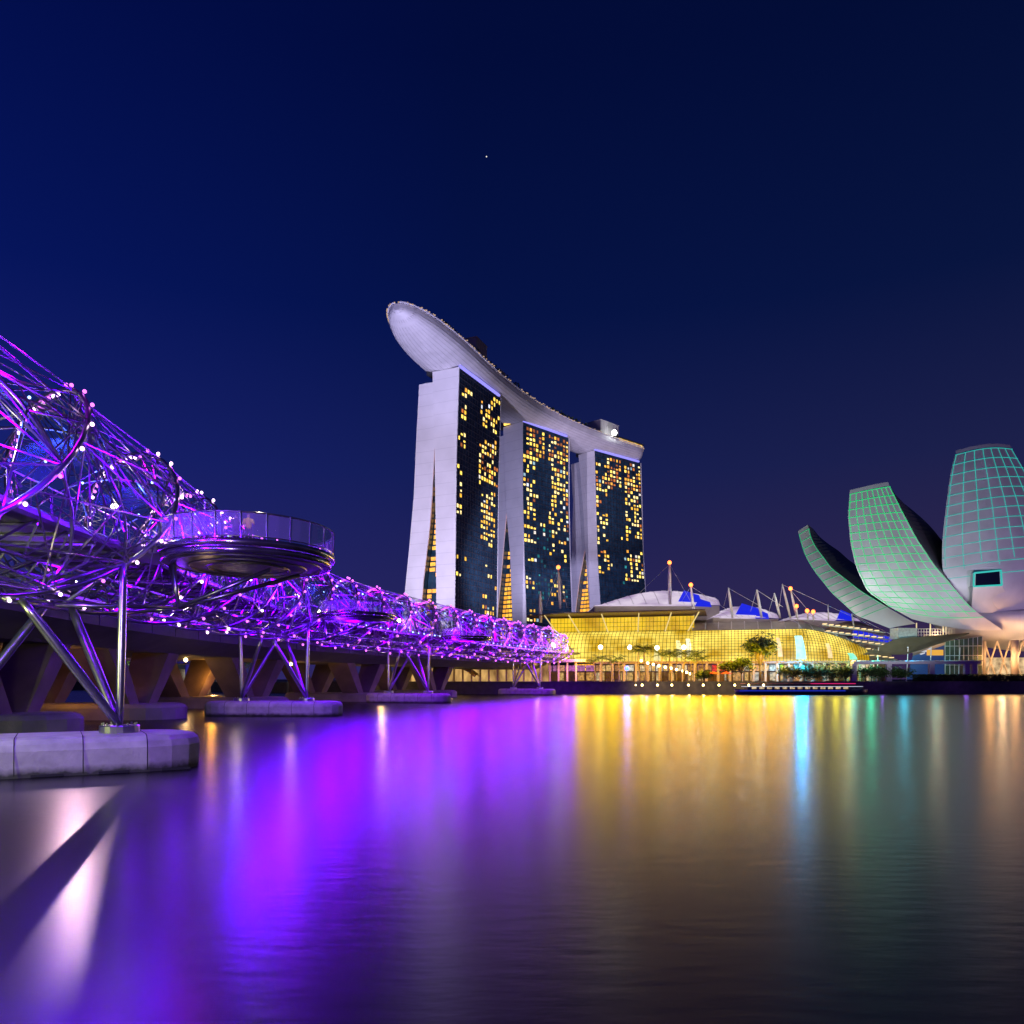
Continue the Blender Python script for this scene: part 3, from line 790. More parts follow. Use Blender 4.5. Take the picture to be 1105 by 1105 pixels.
c, z0, r, d = PODS[0]
person(tuple(c+r*.6-d*3.4+V((0,0,z0+.03))), .4, 'person in a yellow shirt standing on the nearest viewing pod', (.75,.6,.04), (.03,.03,.04), (.01,.01,.01), 1)
person(tuple(c-r*.1-d*3.2+V((0,0,z0+.03))), -2.7, 'person in dark clothes beside the yellow shirt on the nearest viewing pod', (.05,.03,.05), (.03,.03,.05), (.01,.01,.01), 0)

# ------------------------------------------------------------------ road bridge behind
road = thing('road_bridge', bst(s_at(91))[0]-bst(s_at(91))[1]*20, 'dark concrete road bridge on slanted V shaped piers behind the footbridge', 'road bridge')
OFF = 20.5
mb = MB(); secs = []
for i in range(0, 90):
    s = BL*i/89*1.0
    p, r, d = bst(s)
    def q(o_, z): return p-r*(OFF-o_)+V((0,0,z))
    secs.append([q(-12,9.3), q(-8,7.7), q(8,7.7), q(12,9.3), q(12,11.0), q(11.6,11.0), q(11.6,10.0), q(-11.6,10.0), q(-11.6,11.0), q(-12,11.0)])
mb.loft(secs).build('road_deck', conc_deck, road)
pj = []
for i in range(0, 88, 2):
    s = BL*i/89; p, r, d = bst(s)
    mb = MB(); pj.append(mb); mb.tube([p-r*(OFF-12.03)+V((0,0,9.35)), p-r*(OFF-12.03)+V((0,0,10.95))], .03, 4)
pieces('parapet_joint', pj, [black], road)
pierm = mat('pier_concrete', (.15,.11,.10), .88, var=.25, vs=.35, bump=.4, bs=3)
for y in (66, 91, 122, 158, 196):
    s = s_at(y); p, r, d = bst(s); c = p-r*(OFF-1)
    for sd in (-1, 1):
        for off in (-6, 5):
            a = c+r*off
            lo = [a+d*sd*1.2-r*1.8, a+d*sd*1.2+r*1.8, a+d*sd*3.4+r*1.8, a+d*sd*3.4-r*1.8]
            hi = [a+d*sd*5.8-r*2.2, a+d*sd*5.8+r*2.2, a+d*sd*9.0+r*2.2, a+d*sd*9.0-r*2.2]
            mb = MB(); mb.hexa([x+V((0,0,1.7)) for x in lo], [x+V((0,0,7.72)) for x in hi]); mb.build('slanted_leg', pierm, road)
    mb = MB(); n = 8; ring = []
    for zz, k in ((-.8,0),(1.3,0),(1.6,.3),(1.75,.7)):
        row = []
        for sg, base in ((1, 8.5), (-1, -8.5)):
            for qn in range(n+1):
                t = (-PI/2 if sg > 0 else PI/2)+PI*qn/n
                row.append(c+r*(base*.85+(4.2-k)*math.cos(t))+d*(4.4-k)*math.sin(t)+V((0,0,zz)))
        ring.append(row)
    mb.loft(ring).build('pile_cap', conc_dk, road)
# dim lamps under the road bridge
for y, col, pw in ((80,(.5,.2,.9),120),(112,(1,.55,.2),300),(140,(1,.5,.12),700),(176,(1,.55,.15),1200),(212,(1,.6,.2),900)):
    p, r, d = bst(s_at(y)); lamp('POINT', p-r*(OFF-2)+V((0,0,4.5)), pw, col, .4, name='under_bridge_light')
    b = MB(); b.ball(p-r*(OFF-2)+V((0,0,7.3)), .3, 8, 5); b.build('soffit_lamp', m_lampy, road)
# curved viaduct further back
via = thing('viaduct', (-70,170,0), 'pale curved viaduct beyond the road bridge piers, lit amber from below', 'viaduct')
vp = catmull([(-150,120,0),(-100,150,0),(-82,178,0),(-90,230,0),(-120,300,0),(-170,380,0)], 10)
mb = MB(); secs = []
for i, p in enumerate(vp):
    a = vp[max(0,i-1)]; b = vp[min(len(vp)-1,i+1)]; d = (b-a).normalized(); r = V((d.y,-d.x,0))
    secs.append([p-r*5+V((0,0,8.6)), p+r*4+V((0,0,8.6)), p+r*5.2+V((0,0,9.6)), p+r*5.2+V((0,0,11.4)), p-r*5.2+V((0,0,11.4))])
mb.loft(secs).build('viaduct_deck', conc, via)
jb = MB()
for i, sct in enumerate(secs[::2]): jb.tube([sct[2]+V((.02,-.02,0)), sct[3]+V((.02,-.02,0))], .09, 4)
jb.build('viaduct_joints', black, via)
for i in (8, 20, 32, 44):
    p = vp[i]; mb = MB(); mb.lathe([(1.4,-.5),(1.3,6),(2.2,8.55)], (p.x,p.y,0), 14); mb.build('column', conc, via)
lamp('POINT', (-64,168,3.5), 2600, (1,.45,.12), .5, name='viaduct_light'); lamp('POINT', (-88,232,4), 3000, (1,.5,.15), .5, name='viaduct_light')
lamp('POINT', vp[20]+V((3.2,-3,1.5)), 500, (.02,.05,1), .3, name='blue_column_light')
lamp('POINT', vp[8]+V((4.2,-3,1.5)), 400, (.02,.05,1), .3, name='blue_column_light')

# ------------------------------------------------------------------ waterfront mall
gold_skin = glow_var('gold_backlit_glass', (.46,.26,.004), (1.0,.78,.13), 1.4, .11, True, (1,.3,1.3), .36, .64)
gold_hi = glow_var('gold_upper_glass', (.52,.29,.004), (1.0,.66,.02), 1.1, .12, True, (1,1,1), .3, .7)
roofm = mat('zinc_roof', (.42,.39,.34), .6, .1, var=.15, vs=.2)
mull = mat('mullion', (.05,.045,.02), .5, .4)
mast_w = mat('mast_paint', (.62,.60,.60), .5)
mall = thing('shopping_mall', (70,275,3.5), 'long low waterfront mall with curved gold lit glass vaults and a flat overhanging roof', 'shopping mall')
def vault(pa, pb, z0, r1, zt, n, m_, nm, taper=None, arc=1.0, back=14.0, skin=None, roof_from=.62, mullions=True):
    """barrel of glass between two ground points; section rises from the front edge and bends back"""
    pa, pb = V(pa), V(pb); d = (pb-pa).normalized(); b_ = V((-d.y, d.x, 0))
    if b_.y < 0: b_ = -b_
    def S(t, u_):    # t along, u_ 0..1 up the section
        h = zt-z0; k = 1 if not taper else taper(t)
        a = u_*PI/2
        return pa.lerp(pb, t)+b_*(back*k*(1-math.cos(a))+(1-k)*back*.5)+V((0,0,z0+h*k*math.sin(a)))
    rows = [[S(i/n, j/m_*roof_from) for j in range(m_+1)] for i in range(n+1)]
    MB().sheet(rows).build(nm, skin or gold_skin, mall)
    rows = [[S(i/n, roof_from+(1-roof_from)*j/5)+V((0,0,.12)) for j in range(6)] for i in range(n+1)]
    MB().sheet(rows).build('vault_roof', roofm, mall, True)
    if mullions:
        vb = MB(); hb_ = MB()
        for i in range(n+1): vb.tube([S(i/n, j/m_*roof_from)-b_*.15 for j in range(m_+1)], .075, 4)
        for j in range(m_+1): hb_.tube([S(i/n, j/m_*roof_from)-b_*.2 for i in range(n+1)], .05, 4)
        vb.build('vault_ribs', mull, mall); hb_.build('glazing_bars', mull, mall)
        rb = MB()
        for i in range(0, n+1, 4): rb.tube([S(i/n, roof_from+(1-roof_from)*j/5)+V((0,0,.25)) for j in range(6)], .18, 4)
        rb.build('roof_ribs', mast_w, mall)
    return S
A0 = G(588, 284); A1 = G(748, 270)
# tall hall: bulging lower glass, set back upper wall, flat roof with an overhang
S1 = vault(A0, A1, 10.5, 0, 22.0, 40, 9, 'lower_glass', back=11, roof_from=.9)
d = (A1-A0).normalized(); b_ = V((-d.y, d.x, 0))
Lh = (A1-A0).length
mb = MB(); rows = [[A0+d*(Lh*i/20)+b_*9.5+V((0,0,z)) for z in (20.5, 23.5, 27.0)] for i in range(21)]
mb.sheet(rows).build('upper_glass', gold_hi, mall)
mb = MB()
for i in range(41): mb.tube([A0+d*(Lh*i/40)+b_*9.3+V((0,0,20.6)), A0+d*(Lh*i/40)+b_*9.3+V((0,0,27))], .06, 4)
for z in (22, 23.6, 25.2): mb.tube([A0+b_*9.3+V((0,0,z)), A1+b_*9.3+V((0,0,z))], .06, 4)
mb.build('upper_glazing_bars', mull, mall)
props = []
for i, t in enumerate((.06, .22, .42, .62, .80, .95)):
    lean = (-3.5, -3.0, -1.5, 1.2, 3.0, 4.5)[i]
    a = A0+d*(Lh*t)+b_*8.5+V((0,0,20.8)); q = A0+d*(Lh*t+lean)+b_*1.0+V((0,0,27.6))
    props.append(MB().tube([a, q], .22, 6))
pieces('roof_prop', props, [glow('uplit_prop', (1,.75,.3), .8)], mall)  # uplight on the props put into their emission
# roof slab: shallow lens with pointed left end
mb = MB(); secs = []
nR = 24
for i in range(nR+1):
    t = i/nR; c = A0+d*(-9+(Lh+13)*t); wd = 11*min(1, t*4+.05); th = .35+.9*math.sin(PI*min(1, t*1.05))
    secs.append([c+b_*(9-wd)+V((0,0,27.9)), c+b_*(9+wd)+V((0,0,27.6)), c+b_*(9+wd*.7)+V((0,0,28.2+th)), c+b_*(9-wd*.96)+V((0,0,28.35))])
mb.loft(secs).build('flat_roof', mat('roof_soffit', (.16,.12,.10), .6), mall)
# lower-left wing with a curved lit lip
mb = MB(); rows = []
for i in range(9):
    t = i/8; c = G(566+22*t, 286); rows.append([c+V((0,0,17.5)), c+V((0,-2,19+1.2*math.sin(PI*t))), c+V((0,4,21.3+math.sin(PI*t)*.8))])
mb.sheet(rows).build('wing_roof', mat('wing_roof', (.5,.4,.3), .5), mall, True)
mb = MB(); mb.prism([G(552,288), G(590,286), G(590,296), G(552,298)], 3.6, 18.2); mb.build('wing_block', mat('wing_wall', (.3,.25,.22), .7), mall)
# the long vault to the right
B0 = G(746, 272); B1 = G(872, 262); B2 = G(946, 262)
S2 = vault(B0, B1, 10.5, 0, 25.0, 34, 12, 'vault_glass', back=17, roof_from=.56)
S3 = vault(B1, B2, 10.5, 0, 25.0, 22, 12, 'vault_glass', back=17, roof_from=.56, taper=lambda t: 1-.62*t**1.6)
mb = MB()
for p0, p1, dz in ((B0, B1, 0), (B1, B2, 0)):
    pass
# lit steps of the roof edge on the right: terraces of warm lights
tl = []
for k in range(5):
    for i in range(9):
        p = G(890+i*7+k*4, 266+k*3); mbq = MB(); mbq.box(p+V((0,0,23.2-k*2.2-i*.28)), (1.3,1.0,.35)); tl.append(mbq)
pieces('terrace_light', tl, [glow('terrace_glow', (1,.72,.32), 1.3)], mall)
mb = MB()
for k in range(5): mb.bar(G(888+k*4, 266+k*3, 22.8-k*2.2), G(955+k*3, 266+k*3, 20.2-k*2.2), 1.6, .3)
mb.build('terrace_slabs', roofm, mall)
# far canopy with scalloped fringe
mb = MB(); rows = []
for i in range(13):
    t = i/12; c = G(900+62*t, 285); rows.append([c+V((0,0,21.5+3.5*math.sin(PI*t)-2.2*t)), c+V((0,5,23.6+3.6*math.sin(PI*t)-3.0*t)), c+V((0,16,22.2+3.0*math.sin(PI*t)-3.0*t))])
mb.sheet(rows).build('entrance_canopy', mat('canopy_fabric', (.6,.5,.25), .6), mall, True)
# podium of shops under the vaults
mb = MB(); mb.prism([G(590,278), G(946,257), G(960,300), G(590,310)], 3.6, 7.2); mb.build('podium', mat('podium_wall', (.18,.12,.08), .7, var=.3, vs=.4), mall)
mb = MB(); mb.hexa([G(640,262,9.6), G(946,250,9.6), G(946,262,9.6), G(640,276,9.6)], [G(640,262,10.4), G(946,250,10.4), G(946,262,10.4), G(640,276,10.4)]); mb.build('podium_canopy', mat('podium_slab', (.30,.2,.14), .6), mall)
shop_c = [(1,.62,.2), (1,.75,.4), (1,.5,.12), (.9,.8,.6)]
sw = []
def shopfront(px0, px1, D, z0, z1, col, st):
    b = MB(); a, c = G(px0, D), G(px1, D); b.hexa([a+V((0,0,z0)), c+V((0,0,z0)), c+V((0,.3,z0)), a+V((0,.3,z0))], [a+V((0,0,z1)), c+V((0,0,z1)), c+V((0,.3,z1)), a+V((0,.3,z1))])
    b.m = glow_var('shop_light', tuple(x*.25 for x in col), col, st, 1.3, True, (1,1,1), .35, .7); sw.append(b)
x = 592
while x < 944:
    wd = R.uniform(4, 13); D = 277-(x-590)*.058
    if x < 640: col = R.choice([(.55,.12,.5), (.8,.35,.2), (.5,.15,.45)])
    elif 763 < x < 786: col = (1,.03,.02)
    elif 826 < x < 836: col = (.8,1,.95)
    elif 836 < x < 846: col = (.4,.9,.1)
    elif 852 < x < 862: col = (.2,1,.9)
    elif 730 < x < 760 or R.random() < .25: col = (.5,.22,.08)
    else: col = R.choice(shop_c)
    shopfront(x, x+wd-1, D-3, 7.3, 9.3, col, 1.1)
    if R.random() < .6 or 785 < x < 815: shopfront(x+.5, x+wd-2, D-3.2, 4.1, 6.8, R.choice(shop_c), .8)
    x += wd
pieces('shop_window', sw, None, mall)
mb = MB()
pst = []
for i in range(24):
    px = 648+i*12.7; D = 262-(px-640)*.038; pst.append(MB().box(G(px, D, 6.6), (.7,.7,6.1)))
pieces('podium_column', pst, [mat('column_paint', (.5,.38,.28), .6)], mall)
# bright display screens inside the vault
def screen(px, D, z0, z1, wd, col, st, nm='display_screen'):
    b = MB(); c = G(px, D); n = 8; rows = []
    for j in range(n+1):
        z = z0+(z1-z0)*j/n; k = wd*(1-.28*(j/n)); rows.append([c+V((-k/2,.12*j*j*.35,z)), c+V((k/2,.12*j*j*.35,z))])
    b.sheet(rows); b.build(nm, glow_var('screen_glow', tuple(x*.6 for x in col), col, st, .5, True), mall)
screen(864.5, 260.5, 11.2, 19.0, 3.3, (.25,.95,1.0), 3.0)
screen(921, 259.5, 11.0, 13.2, 2.6, (.25,1,.6), 1.6)
screen(842, 262.2, 12, 18.5, 1.6, (1,.75,.4), 1.6)
screen(896, 260.5, 11.5, 16.5, 1.6, (1,.72,.35), 1.3)
screen(744, 270.5, 12, 18.6, 2.0, (1,.93,.55), 1.7)
screen(735, 271.2, 12, 18.0, 3.4, (1,.88,.40), 1.5)
screen(713, 273, 11, 17, 5, (1,.85,.35), 1.2)
for px, z, pw in ((648, 15.0, 5), (679.5, 15.0, 5), (709, 14.8, 5.5), (738, 15, 3)):
    b = MB(); b.ball(G(px, 258, z-.0), .75, 10, 6); b.build('facade_floodlight', glow('facade_floodlight', (1,.88,.5), 12), mall)
    lamp('POINT', G(px, 255, z), 500, (1,.7,.1), .6, name='facade_light')
# blade roof at the left of the hall, masts
redb = m_lampr
def mast(tip, base, D, red, cables, label, r_=.32):
    a = P(*base, D); t = P(*tip, D); root_ = thing('mast', a, label, 'mast', 'pale cable masts standing on the mall roofs')
    MB().tube([a, a.lerp(t, .3), a.lerp(t, .7), t], [r_*.8, r_*1.2, r_*1.1, r_*.5], 8).build('pole', mast_w, root_, True)
    for cpx, cpy, cD in cables: MB().tube([t-(t-a)*.02, P(cpx, cpy, cD)], .07, 4).build('cable', mast_w, root_)
    if red: MB().ball(t+V((0,0,.3)), .75, 8, 6).build('warning_lamp', redb, root_)
mast((602.5,613), (604.5,657), 292, True, [(589,655,290),(612,656,285)], 'pale mast with a red lamp left of the flat mall roof', .5)
mast((583,638), (583.5,672), 290, False, [], 'short blunt white mast beside the left end of the mall', .6)
mast((722.5,608), (723,652), 290, True, [(747,652,280),(690,640,330)], 'tallest mast with a red lamp standing before the largest white sail roof', .6)
mast((745.5,632), (749.5,667), 284, True, [(735,650,290),(800,668,290)], 'pale mast with a red lamp at the right end of the flat roof', .45)
mast((786,634), (790.5,667), 286, False, [(781,654,290),(822,655,286)], 'pale mast without lamp above the left part of the long vault', .45)
mast((816.5,636), (822,667), 286, False, [(810,660,290),(845,655,284)], 'pale mast without lamp above the middle of the long vault', .45)
mast((835.5,640), (842,667), 286, False, [(829,662,290)], 'thin pale mast left of the tall pair above the vault', .4)
mast((844,630), (853,667), 290, False, [(925,668,284),(841,655,290)], 'tall leaning mast holding the long cables towards the museum', .4)
mast((853,636), (860,667), 288, True, [(880,668,288)], 'leaning mast with a bright red lamp right of the tall one', .4)
mast((859.5,655), (861,669), 286, True, [], 'short stub mast with a red lamp, left of three stubs', .25)
mast((871,660), (872,670), 286, True, [], 'short stub mast with a red lamp, middle of three stubs', .25)
mast((877.5,661), (878,671), 286, True, [], 'short stub mast with a red lamp, right of three stubs', .25)
mast((893.5,652), (894,671), 286, False, [], 'thin dark upright mast above the right end of the vault', .2)
mast((919,662), (922,680), 284, False, [(940,676,280),(960,684,270)], 'small mast with cables next to the blue glass near the museum', .3)
# sail roofs behind, the light on them put into the fabric's emission
sailm = glow_var('sail_fabric_glow', (.38,.25,.50), (.90,.76,.95), .80, .09, True, (1,1,2), .3, .62)
bluem = glow('blue_glow', (.01,.02,.75), 1.0, True)
def sail(px0, px1, y0, y1, pk, D, blue, label):
    a = P(px0, y0, D); b = P(px1, y1, D); root_ = thing('sail_roof', a, label, 'theatre roof', 'lit white sail roofs behind the mall')
    n = 20; rows = []
    top = P((px0+px1)/2, pk, D).z
    for i in range(n+1):
        t = i/n; c = a.lerp(b, t); h = (top-a.z)*math.sin(PI*min(1, t*.8))
        rows.append([c+V((0,-3-4*math.sin(PI*t),0)), c+V((0,0,h*.5)), c+V((0,6,h*.85)), c+V((0,16,h)), c+V((0,40,h*.2))])
    o = MB().sheet(rows); o.build('sail_membrane', sailm, root_, True)
    o = MB()
    for i in range(0, n+1, 2): o.tube([p+V((0,-.1,.15)) for p in rows[i][:4]], .1, 4)
    o.build('sail_ribs', mast_w, root_)
    for bx0, bx1, by0, by1 in blue:  # blue light projected on the sails, built as glowing panels
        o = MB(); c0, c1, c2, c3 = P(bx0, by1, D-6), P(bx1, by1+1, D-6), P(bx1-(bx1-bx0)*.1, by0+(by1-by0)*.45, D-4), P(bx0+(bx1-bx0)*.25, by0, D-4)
        o.hexa([c0, c1, c1+V((0,.5,0)), c0+V((0,.5,0))], [c3, c2, c2+V((0,.5,0)), c3+V((0,.5,0))]); o.build('blue_light_patch', bluem, root_)
    o = MB(); o.hexa([a+V((0,-2,-6)), b+V((0,-2,-6)), b+V((0,30,-6)), a+V((0,30,-6))], [a+V((0,-2,-.2)), b+V((0,-2,-.2)), b+V((0,30,-.2)), a+V((0,30,-.2))]); o.build('hall_wall', roofm, root_)
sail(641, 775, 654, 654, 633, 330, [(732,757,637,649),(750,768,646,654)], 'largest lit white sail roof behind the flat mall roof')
sail(768, 838, 667, 668, 650, 320, [(794,821,651,663),(815,830,658,667)], 'lit white sail roof with a blue light patch above the long vault')
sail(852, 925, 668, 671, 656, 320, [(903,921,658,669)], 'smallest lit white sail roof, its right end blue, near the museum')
b = thing('glass_hall', G(937,300,3.5), 'low glass hall glowing deep blue under the museum petal', 'glass hall')
m = MB(); m.hexa([G(920,300,20.5), G(962,290,18), G(962,300,18), G(920,310,20.5)], [G(920,300,24.5), G(962,290,20), G(962,300,20), G(920,310,24.5)]); m.build('blue_glass', bluem, b)
m = MB(); m.hexa([G(920,301,3.6), G(962,291,3.6), G(962,300,3.6), G(920,310,3.6)], [G(920,301,20.4), G(962,291,17.9), G(962,300,17.9), G(920,310,20.4)]); m.build('hall_base', roofm, b)
m = MB()
for i in range(8): m.tube([G(921+i*5.5, 299-i*1.3, 18), G(921+i*5.5, 299-i*1.3, 24-i*.6)], .15, 4)
m.build('mullions', mast_w, b)

# colonnade left, below the bridge
cn = thing('colonnade', G(520,245,3.5), 'gold lit waterfront colonnade seen beneath the far end of the footbridge', 'colonnade')
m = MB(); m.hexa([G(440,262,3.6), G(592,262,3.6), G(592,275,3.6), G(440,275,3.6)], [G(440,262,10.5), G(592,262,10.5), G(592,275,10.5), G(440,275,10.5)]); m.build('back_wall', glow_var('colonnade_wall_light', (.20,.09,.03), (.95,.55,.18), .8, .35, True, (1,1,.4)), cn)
m = MB(); rows = []
for i in range(17):
    t = i/16; px = 392+120*t; z = 4.6+8.4*math.sin(PI/2*min(1, (1-t)*1.5+.02))**.8; rows.append([G(px, 240, z), G(px+4, 252, z+1.2), G(px+6, 262, z)])
m.sheet(rows).build('curved_soffit', mat('curved_soffit', (.6,.40,.22), .7), cn, True)
m = MB(); m.hexa([G(436,246,9.9), G(632,246,9.9), G(632,262,9.9), G(436,262,9.9)], [G(436,246,10.8), G(632,246,10.8), G(632,262,10.8), G(436,262,10.8)]); m.build('colonnade_roof', mat('colonnade_roof', (.3,.24,.2), .7), cn)
pieces('column', [MB().box(G(443+i*9.4, 248, 6.8), (.55,.55,6.3)) for i in range(20)], [mat('column_stone', (.7,.5,.3), .7)], cn)
for px in (455, 485, 515, 548, 580): lamp('POINT', G(px, 252, 8.5), 500, (1,.6,.2), .4, name='colonnade_light')
lamp('POINT', G(420, 236, 4.6), 900, (1,.55,.15), .4, name='soffit_light'); lamp('POINT', G(610, 244, 5.5), 300, (.8,.3,.9), .4, name='colonnade_light')

# ------------------------------------------------------------------ museum with petals
mus = thing('petal_museum', G(1075,262,3.5), 'white lotus shaped museum whose curved petals carry projected green and teal grid lines', 'museum')
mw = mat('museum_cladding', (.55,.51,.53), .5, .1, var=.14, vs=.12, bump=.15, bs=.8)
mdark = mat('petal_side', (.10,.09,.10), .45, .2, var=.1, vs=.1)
gline = glow('green_projection_line', (.0,.66,.18), 1.05); tline = glow('teal_projection_line', (.02,.55,.48), .9); gline2 = glow('faint_green_projection', (.03,.6,.25), .65)  # projected lines of light built as thin glowing tubes
def interp(lst, t):
    """resample a pixel polyline by fraction of length"""
    L_ = [0]
    for a, b in zip(lst, lst[1:]): L_.append(L_[-1]+math.dist(a[:2], b[:2]))
    x = t*L_[-1]
    for i in range(len(lst)-1):
        if L_[i+1] >= x-1e-6: break
    k = (x-L_[i])/(L_[i+1]-L_[i]); return tuple(lst[i][j]+(lst[i+1][j]-lst[i][j])*k for j in range(len(lst[i])))
def petal(left, right, thick, bulge, cols, rows_, line_m, side_m, r_line, tmax=1.0, back=None):
    n, mcol = 28, 10
    LL = catmull([P(*interp(left, i/12)) for i in range(13)], 3); RR = catmull([P(*interp(right, i/12)) for i in range(13)], 3)
    K = len(LL)
    def S(i, v, off=0):
        a, b = LL[i], RR[i]; ac = (b-a); tn = (LL[min(K-1,i+1)]-LL[max(0,i-1)]).normalized()
        nn = ac.cross(tn).normalized()
        if nn.y > 0: nn = -nn
        return a.lerp(b, v)+nn*(bulge*ac.length*math.sin(PI*v)+off)
    face = [[S(i, j/mcol) for j in range(mcol+1)] for i in range(K)]
    MB().sheet(face).build('petal_face', mw, mus, True)
    tv = V(thick)
    secs = []
    for i in range(K):
        k = .25+.75*min(1, i/(K*.5)); t_ = tv*k if back is None else V(back(i/(K-1)))
        secs.append([LL[i]+V((0,.03,0)), RR[i]+V((0,.03,0)), RR[i]+t_, LL[i]+t_*1.05])
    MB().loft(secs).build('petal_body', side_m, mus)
    def at(fi, v, off):
        i = min(K-2, int(fi)); k = fi-i; return S(i, v, off).lerp(S(i+1, v, off), k)
    ls = []
    for c in range(cols+1):
        v = .02+.96*c/cols; i1 = int((K-1)*tmax*(1 if c % 2 else .96))
        ls.append(MB().tube([at(i, v, .10) for i in range(1, i1)], r_line, 4))
    for r_ in range(rows_+1):
        fi = 1+(K-2)*tmax*.97*r_/rows_
        ls.append(MB().tube([at(fi, j/12, .10) for j in range(13)], r_line, 4))
    pieces('projected_grid_line', ls, [line_m], mus)
    return LL, RR
# left petal
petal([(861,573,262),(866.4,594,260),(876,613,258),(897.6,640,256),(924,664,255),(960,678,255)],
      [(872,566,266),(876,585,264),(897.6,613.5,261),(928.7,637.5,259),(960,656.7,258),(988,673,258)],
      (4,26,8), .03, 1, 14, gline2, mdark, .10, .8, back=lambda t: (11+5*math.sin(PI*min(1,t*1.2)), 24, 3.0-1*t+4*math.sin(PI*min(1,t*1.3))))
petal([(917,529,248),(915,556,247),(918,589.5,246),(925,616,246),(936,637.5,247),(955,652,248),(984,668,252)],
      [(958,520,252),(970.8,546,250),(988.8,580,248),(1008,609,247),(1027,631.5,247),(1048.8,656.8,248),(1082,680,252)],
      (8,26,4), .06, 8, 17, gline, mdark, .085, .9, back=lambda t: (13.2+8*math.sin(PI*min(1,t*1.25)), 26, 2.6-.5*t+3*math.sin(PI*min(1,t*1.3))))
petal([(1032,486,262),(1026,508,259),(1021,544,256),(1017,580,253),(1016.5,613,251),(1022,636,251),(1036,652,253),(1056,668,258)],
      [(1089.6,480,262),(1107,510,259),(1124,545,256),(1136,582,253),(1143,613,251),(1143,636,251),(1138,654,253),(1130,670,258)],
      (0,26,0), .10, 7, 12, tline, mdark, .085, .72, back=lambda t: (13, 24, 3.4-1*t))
# next petal, mostly outside the frame, and two behind
petal([(1170,540,262),(1155,580,256),(1150,613,253),(1148,640,253),(1140,665,258)],
      [(1225,560,270),(1235,590,262),(1240,620,258),(1228,648,256),(1200,672,258)], (0,22,3), .08, 5, 8, tline, mdark, .13, .7)
# window box
bx = MB(); D = 247
q0, q1, q2, q3 = P(1050.5,633,D), P(1081,631.5,D), P(1080,615.5,D), P(1051,618.5,D)
bx.hexa([q0, q1, q1+V((0,12,0)), q0+V((0,12,0))], [q3, q2, q2+V((0,12,0)), q3+V((0,12,0))]); bx.build('window_box', mw, mus)
bx = MB(); dn = V((0,-.12,0))
cc = (q0+q1+q2+q3)/4; ins = [p.lerp(cc, .12)+dn for p in (q0,q1,q2,q3)]
bx.face(ins); bx.build('window_glass', mat('black_window', (.004,.006,.02), .1), mus)
bx = MB()
for a, b2 in ((q0,q1),(q1,q2),(q2,q3),(q3,q0)): bx.tube([a+dn, b2+dn], .3, 5)
bx.build('window_projection_line', tline, mus)
# wedge under the window
bx = MB(); w0 = [P(1050,633,247), P(1081,632,247), P(1100,660,252), P(1048,662,252)]
bx.hexa([w0[3], w0[2], w0[2]+V((0,6,2)), w0[3]+V((0,6,2))], [w0[0], w0[1], w0[1]+V((0,10,0)), w0[0]+V((0,10,0))]); bx.build('window_wedge', mw, mus)
# dish shaped base that joins the petals
mb = MB(); c0 = G(1120, 268)
prof = [(8,14.2),(17,15.6),(26,18.5),(33,22.5),(36,26),(28,27)]
mb.lathe(prof, c0, 40, 1.0, .62); mb.build('base_dish', mw, mus, True)
# columns and lattice
colm = mat('warm_column', (.5,.4,.32), .6)
for px, D_, r_ in ((1095,252,1.15),(1030,256,.5),(1062,258,.6),(1135,255,1.15)):
    MB().tube([G(px, D_, 3.6), G(px, D_, 17)], r_, 14).build('column', colm, mus, True)
lt = []
for i in range(9):
    x0 = 1062+i*14
    lt.append(MB().tube([G(x0, 257, 3.6), G(x0+14, 257, 17)], .28, 6)); lt.append(MB().tube([G(x0+14, 257.8, 3.6), G(x0, 257.8, 17)], .28, 6))
pieces('lattice_brace', lt, [mat('lattice_paint', (.62,.48,.34), .5)], mus)
mb = MB(); mb.hexa([G(1060,272,3.6), G(1190,272,3.6), G(1190,276,3.6), G(1060,276,3.6)], [G(1060,272,12), G(1190,272,12), G(1190,276,12), G(1060,276,12)]); mb.build('lobby_wall', glow_var('lobby_light', (.25,.14,.07), (1,.72,.38), .9, .4, True), mus)
# glass pavilion in front with tent roof
pav = thing('glass_pavilion', G(1040,250,3.5), 'small glazed pavilion between the tent canopy and the museum lattice', 'pavilion')
mb = MB(); mb.hexa([G(1020,250,3.6), G(1060,248,3.6), G(1060,256,3.6), G(1020,258,3.6)], [G(1020,250,16.5), G(1060,248,18), G(1060,256,18), G(1020,258,16.5)])
mb.build('glazing', mat('pavilion_glass', (.10,.13,.09), .15, spec=.8, var=.4, vs=.3), pav)
mb = MB()
for i in range(9): mb.tube([G(1020+i*5, 249.6-i*.2, 3.6), G(1020+i*5, 249.6-i*.2, 16.6+i*.18)], .09, 4)
for z in (6,9,12,15): mb.tube([G(1020,249.6,z), G(1060,247.6,z)], .09, 4)
mb.build('mullions', mast_w, pav)
b = MB(); b.hexa([G(978,254,4.5), G(1019,254,4.5), G(1019,255,4.5), G(978,255,4.5)], [G(985,254,12), G(1019,254,15.5), G(1019,255,15.5), G(985,255,12)])
b.build('banner_wall', mat('navy_banner', (.02,.04,.13), .5, em=(.03,.06,.25), es=.35), pav)
b = MB()      # white winged mark on the banner
o_ = P(1001, 704, 253.7)
